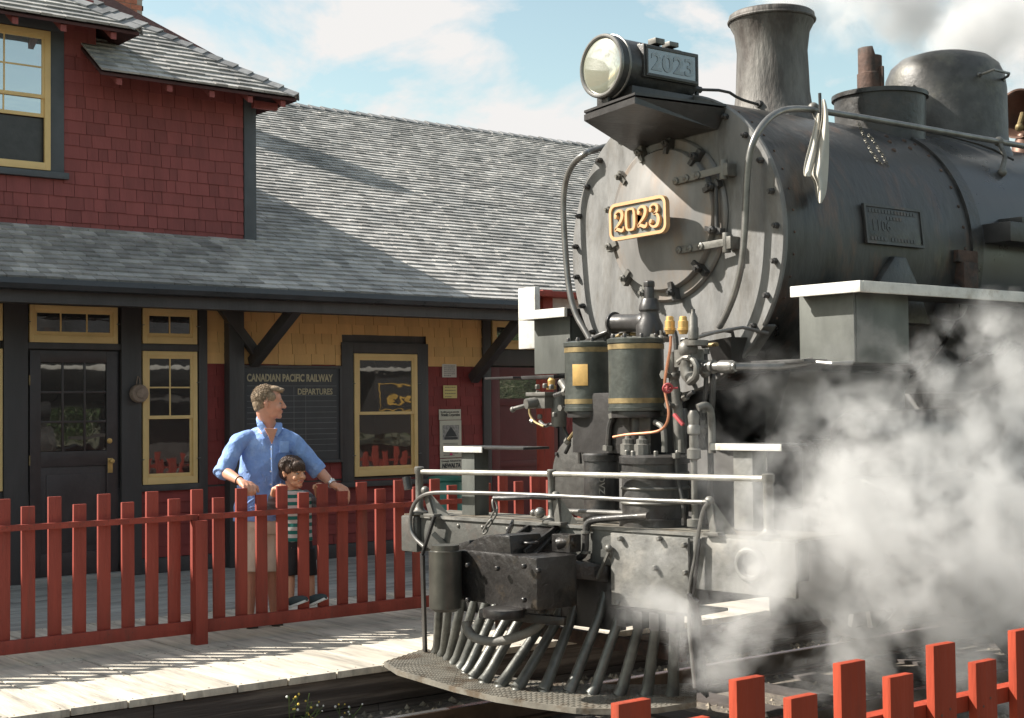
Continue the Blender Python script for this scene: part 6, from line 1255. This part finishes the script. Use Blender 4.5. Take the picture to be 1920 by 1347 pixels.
# ================================================================== WEEDS
leaf_m = mat('weed_green', (0.10, 0.15, 0.04), .7, var=.3, island=.3); fl_y = mat('yellow_floret', (.75, .55, .10), .7, island=.2); fl_w = mat('white_floret', (.8, .8, .76), .7)
def weed(label, u, v, hpx, ns, seed, y=YD - .04):
    rr = random.Random(seed); top = at(u, v, Y=y); g = Vector((top.x, y, -.45)); t = thing('flowering_weed', label, 'plant', tuple(g), 'weeds along the platform edge'); H_ = top.z + .45
    st_ = MB(); lf = MB(); fy = MB(); fw = MB()
    for i in range(ns):
        p = g + Vector((rr.uniform(-.03, .03), rr.uniform(-.03, .03), 0)); q = g + Vector((rr.uniform(-.11, .13), rr.uniform(-.1, .03), H_ * rr.uniform(.65, 1.02))); mdp = p.lerp(q, .5) + Vector((rr.uniform(-.02, .02), 0, .03)); st_.tube([p, mdp, q], .0028, 5, smooth=1)
        for k in range(6):
            tt = rr.uniform(.25, .95); c = p.lerp(q, tt); e = c + Vector((rr.uniform(-.05, .05), rr.uniform(-.03, .03), rr.uniform(.01, .05))); st_.tube([c, e], .0016, 4)
            fl_ = fy if rr.random() < .6 else fw; fl_.sphere(e, rr.uniform(.005, .009), 7, 5); sdv = Vector((rr.uniform(-1, 1), rr.uniform(-1, 1), .2)).normalized(); c2 = p.lerp(q, rr.uniform(.05, .7)); e2 = c2 + sdv * .06; w_2 = sdv.cross(UPV).normalized() * .006; lf.add([c2, c2.lerp(e2, .5) + w_2, e2 + UPV * .01, c2.lerp(e2, .5) - w_2], [(0, 1, 2, 3)])
    st_.build('stem', leaf_m, t); lf.build('leaves', leaf_m, t, smooth=0); fy.build('yellow_florets', fl_y, t); fw.build('white_florets', fl_w, t)
weed('tall sparse weed with tiny yellow and white flowers growing against the platform timbers', 558, 1290, 60, 6, 3)
weed('shorter sparse weed with white florets to the right of the tall flowering one', 640, 1326, 30, 4, 5)

# ================================================================== TREES behind the camera (seen in the glass)
leafm = mat('tree_foliage', (0.06, 0.10, 0.03), .7, var=.3, island=.5); bark = mat('tree_bark', (.09, .07, .05), .9, bump=.6)
proto = None
for i, (x, y, s_) in enumerate(((8, -46, 1.15), (17, -50, 1.0), (25, -45, 1.15), (34, -49, 1.05), (43, -46, 1.2), (52, -50, 1.1), (61, -46, 1.1), (70, -48, 1.2), (-1, -49, 1.1), (-12, -46, 1.2), (80, -44, 1.2))):
    lab = 'leafy green tree in the row standing across the yard behind the camera'
    if proto is None:
        t = thing('broadleaf_tree', lab, 'tree', (x, y, -.46), 'trees across the yard'); rr = random.Random(4)
        tk = MB(); tk.tube([(x, y, -.46), (x + .1, y, 2), (x, y + .1, 4.5), (x + .1, y, 8)], [.32, .24, .17, .05], 10)
        for k in range(9): a = k * 2.4; z = 2.2 + k * .55; tk.tube([(x, y, z), (x + 1.3 * math.cos(a), y + 1.3 * math.sin(a), z + 1.0), (x + 2.3 * math.cos(a), y + 2.3 * math.sin(a), z + 1.5)], [.10, .06, .02], 6)
        tk.build('trunk', bark, t); cr = MB(); cl = [(rr.uniform(-3.6, 3.6), rr.uniform(-3.0, 3.0), rr.uniform(.6, 8.2), rr.uniform(.9, 1.6)) for _ in range(46)]
        for _ in range(5200):
            c = rr.choice(cl); d = Vector((rr.gauss(0, 1), rr.gauss(0, 1), rr.gauss(0, 1))).normalized() * c[3] * rr.uniform(.5, 1.05); p = Vector((x + c[0], y + c[1], c[2])) + d; u_ = Vector((rr.gauss(0, 1), rr.gauss(0, 1), rr.gauss(0, 1))).normalized() * .17; w_2 = u_.cross(Vector((rr.gauss(0, 1), rr.gauss(0, 1), rr.gauss(0, 1)))).normalized() * .11
            cr.add([p - u_, p + w_2, p + u_, p - w_2], [(0, 1, 2, 3)])
        cr.build('crown', leafm, t, smooth=0); proto = t; t.scale = (s_,) * 3
    else:
        c = proto.copy(); COL.objects.link(c); c.location = (x, y, -.46); c.scale = (s_ * 1.05, s_, s_ * .95); c.rotation_euler = (0, 0, i * 1.3)
        for ch in proto.children:
            q = ch.copy(); COL.objects.link(q); q.parent = c

# ================================================================== STEAM AND SMOKE
def vapour(name, label, box, blobs, nscale, thr, gain, col, seed=0.0, aniso=0.2, stretch=(1, 1, 1), wid=.9):
    b = MB(); b.box(*box); M = bpy.data.materials.new(name); M.use_nodes = True; t = M.node_tree; N = t.nodes; l = t.links.new; N.remove(N['Principled BSDF'])
    pv = N.new('ShaderNodeVolumePrincipled'); pv.inputs['Color'].default_value = (*col, 1); pv.inputs['Anisotropy'].default_value = aniso
    c = N.new('ShaderNodeTexCoord'); cur = None
    for (p, r, pw) in blobs:
        vs = N.new('ShaderNodeVectorMath'); vs.operation = 'DISTANCE'; l(c.outputs['Object'], vs.inputs[0]); vs.inputs[1].default_value = tuple(p)
        mr = N.new('ShaderNodeMapRange'); mr.inputs[1].default_value = 0; mr.inputs[2].default_value = r; mr.inputs[3].default_value = pw; mr.inputs[4].default_value = 0; mr.interpolation_type = 'SMOOTHSTEP'; l(vs.outputs['Value'], mr.inputs[0])
        if cur is None: cur = mr.outputs[0]
        else: mx_ = N.new('ShaderNodeMath'); mx_.operation = 'MAXIMUM'; l(cur, mx_.inputs[0]); l(mr.outputs[0], mx_.inputs[1]); cur = mx_.outputs[0]
    mp_ = N.new('ShaderNodeMapping'); mp_.inputs['Location'].default_value = (seed, seed * .7, seed * 1.3); mp_.inputs['Scale'].default_value = stretch; l(c.outputs['Object'], mp_.inputs[0])
    n = N.new('ShaderNodeTexNoise'); n.inputs['Scale'].default_value = nscale; n.inputs['Detail'].default_value = 8; n.inputs['Roughness'].default_value = .60; n.inputs['Distortion'].default_value = .35; l(mp_.outputs[0], n.inputs[0])
    ad = N.new('ShaderNodeMath'); ad.operation = 'MULTIPLY_ADD'; l(n.outputs[0], ad.inputs[0]); ad.inputs[1].default_value = 3.6; ad.inputs[2].default_value = -1.8
    sm = N.new('ShaderNodeMath'); sm.operation = 'ADD'; l(ad.outputs[0], sm.inputs[0]); l(cur, sm.inputs[1])
    mr = N.new('ShaderNodeMapRange'); mr.inputs[1].default_value = thr; mr.inputs[2].default_value = thr + wid; mr.inputs[3].default_value = 0; mr.inputs[4].default_value = gain; l(sm.outputs[0], mr.inputs[0])
    ml = N.new('ShaderNodeMath'); ml.operation = 'MULTIPLY'; l(mr.outputs[0], ml.inputs[0]); l(cur, ml.inputs[1]); l(ml.outputs[0], pv.inputs['Density'])
    l(pv.outputs[0], N['Material Output'].inputs['Volume']); M.cycles.homogeneous_volume = False
    o = b.build(name, M, smooth=0); tag(o, label, 'steam' if 'steam' in name else 'smoke', kind='stuff'); return o
S.cycles.volume_step_rate = 1.0; S.cycles.volume_max_steps = 192
sb = [(at(1640, 1000, Y=4.75), 1.25, .85), (at(1900, 1000, Y=4.7), 1.5, .85), (at(1450, 1065, Y=4.95), .6, .9), (at(1490, 730, Y=6.1), 1.0, .44), (at(1850, 740, Y=4.6), 1.0, .62), (at(1690, 800, Y=4.8), .85, .58), (at(1600, 1160, Y=4.8), .7, .75), (at(1240, 1075, X=5.40), .42, .74), (at(1440, 790, X=6.2), .6, .45), (at(1340, 1170, X=5.3), .55, .8), (at(1200, 1120, X=5.2), .3, .6), (at(1800, 1130, Y=4.6), .9, .75)]  # includes a thin puff added to lift the black shade behind the pump
vapour('steam', 'billowing white steam escaping around the cylinders and wheels of the locomotive', (4.9, 11.5, 3.3, 7.2, -.3, 2.32), sb, 3.1, .42, 4.8, (.78, .78, .775), 3.0, aniso=-.1, wid=.42)
sm_ = [(at(1440, -8, Y=6.6), .34, .85), (at(1500, 8, Y=6.6), .40, .9), (at(1580, 20, Y=6.6), .45, .9), (at(1700, 10, Y=6.6), .62, 1.0), (at(1840, 30, Y=6.6), .8, 1.0), (at(1990, 40, Y=6.6), .9, 1.0), (at(1640, -60, Y=6.6), .7, 1.0)]
vapour('smoke', 'pale grey smoke drifting back from the top of the smokestack', (7.5, 12.8, 5.6, 7.6, 3.98, 5.7), sm_, 3.0, .26, 7.0, (.86, .86, .86), 9.0, wid=.55)
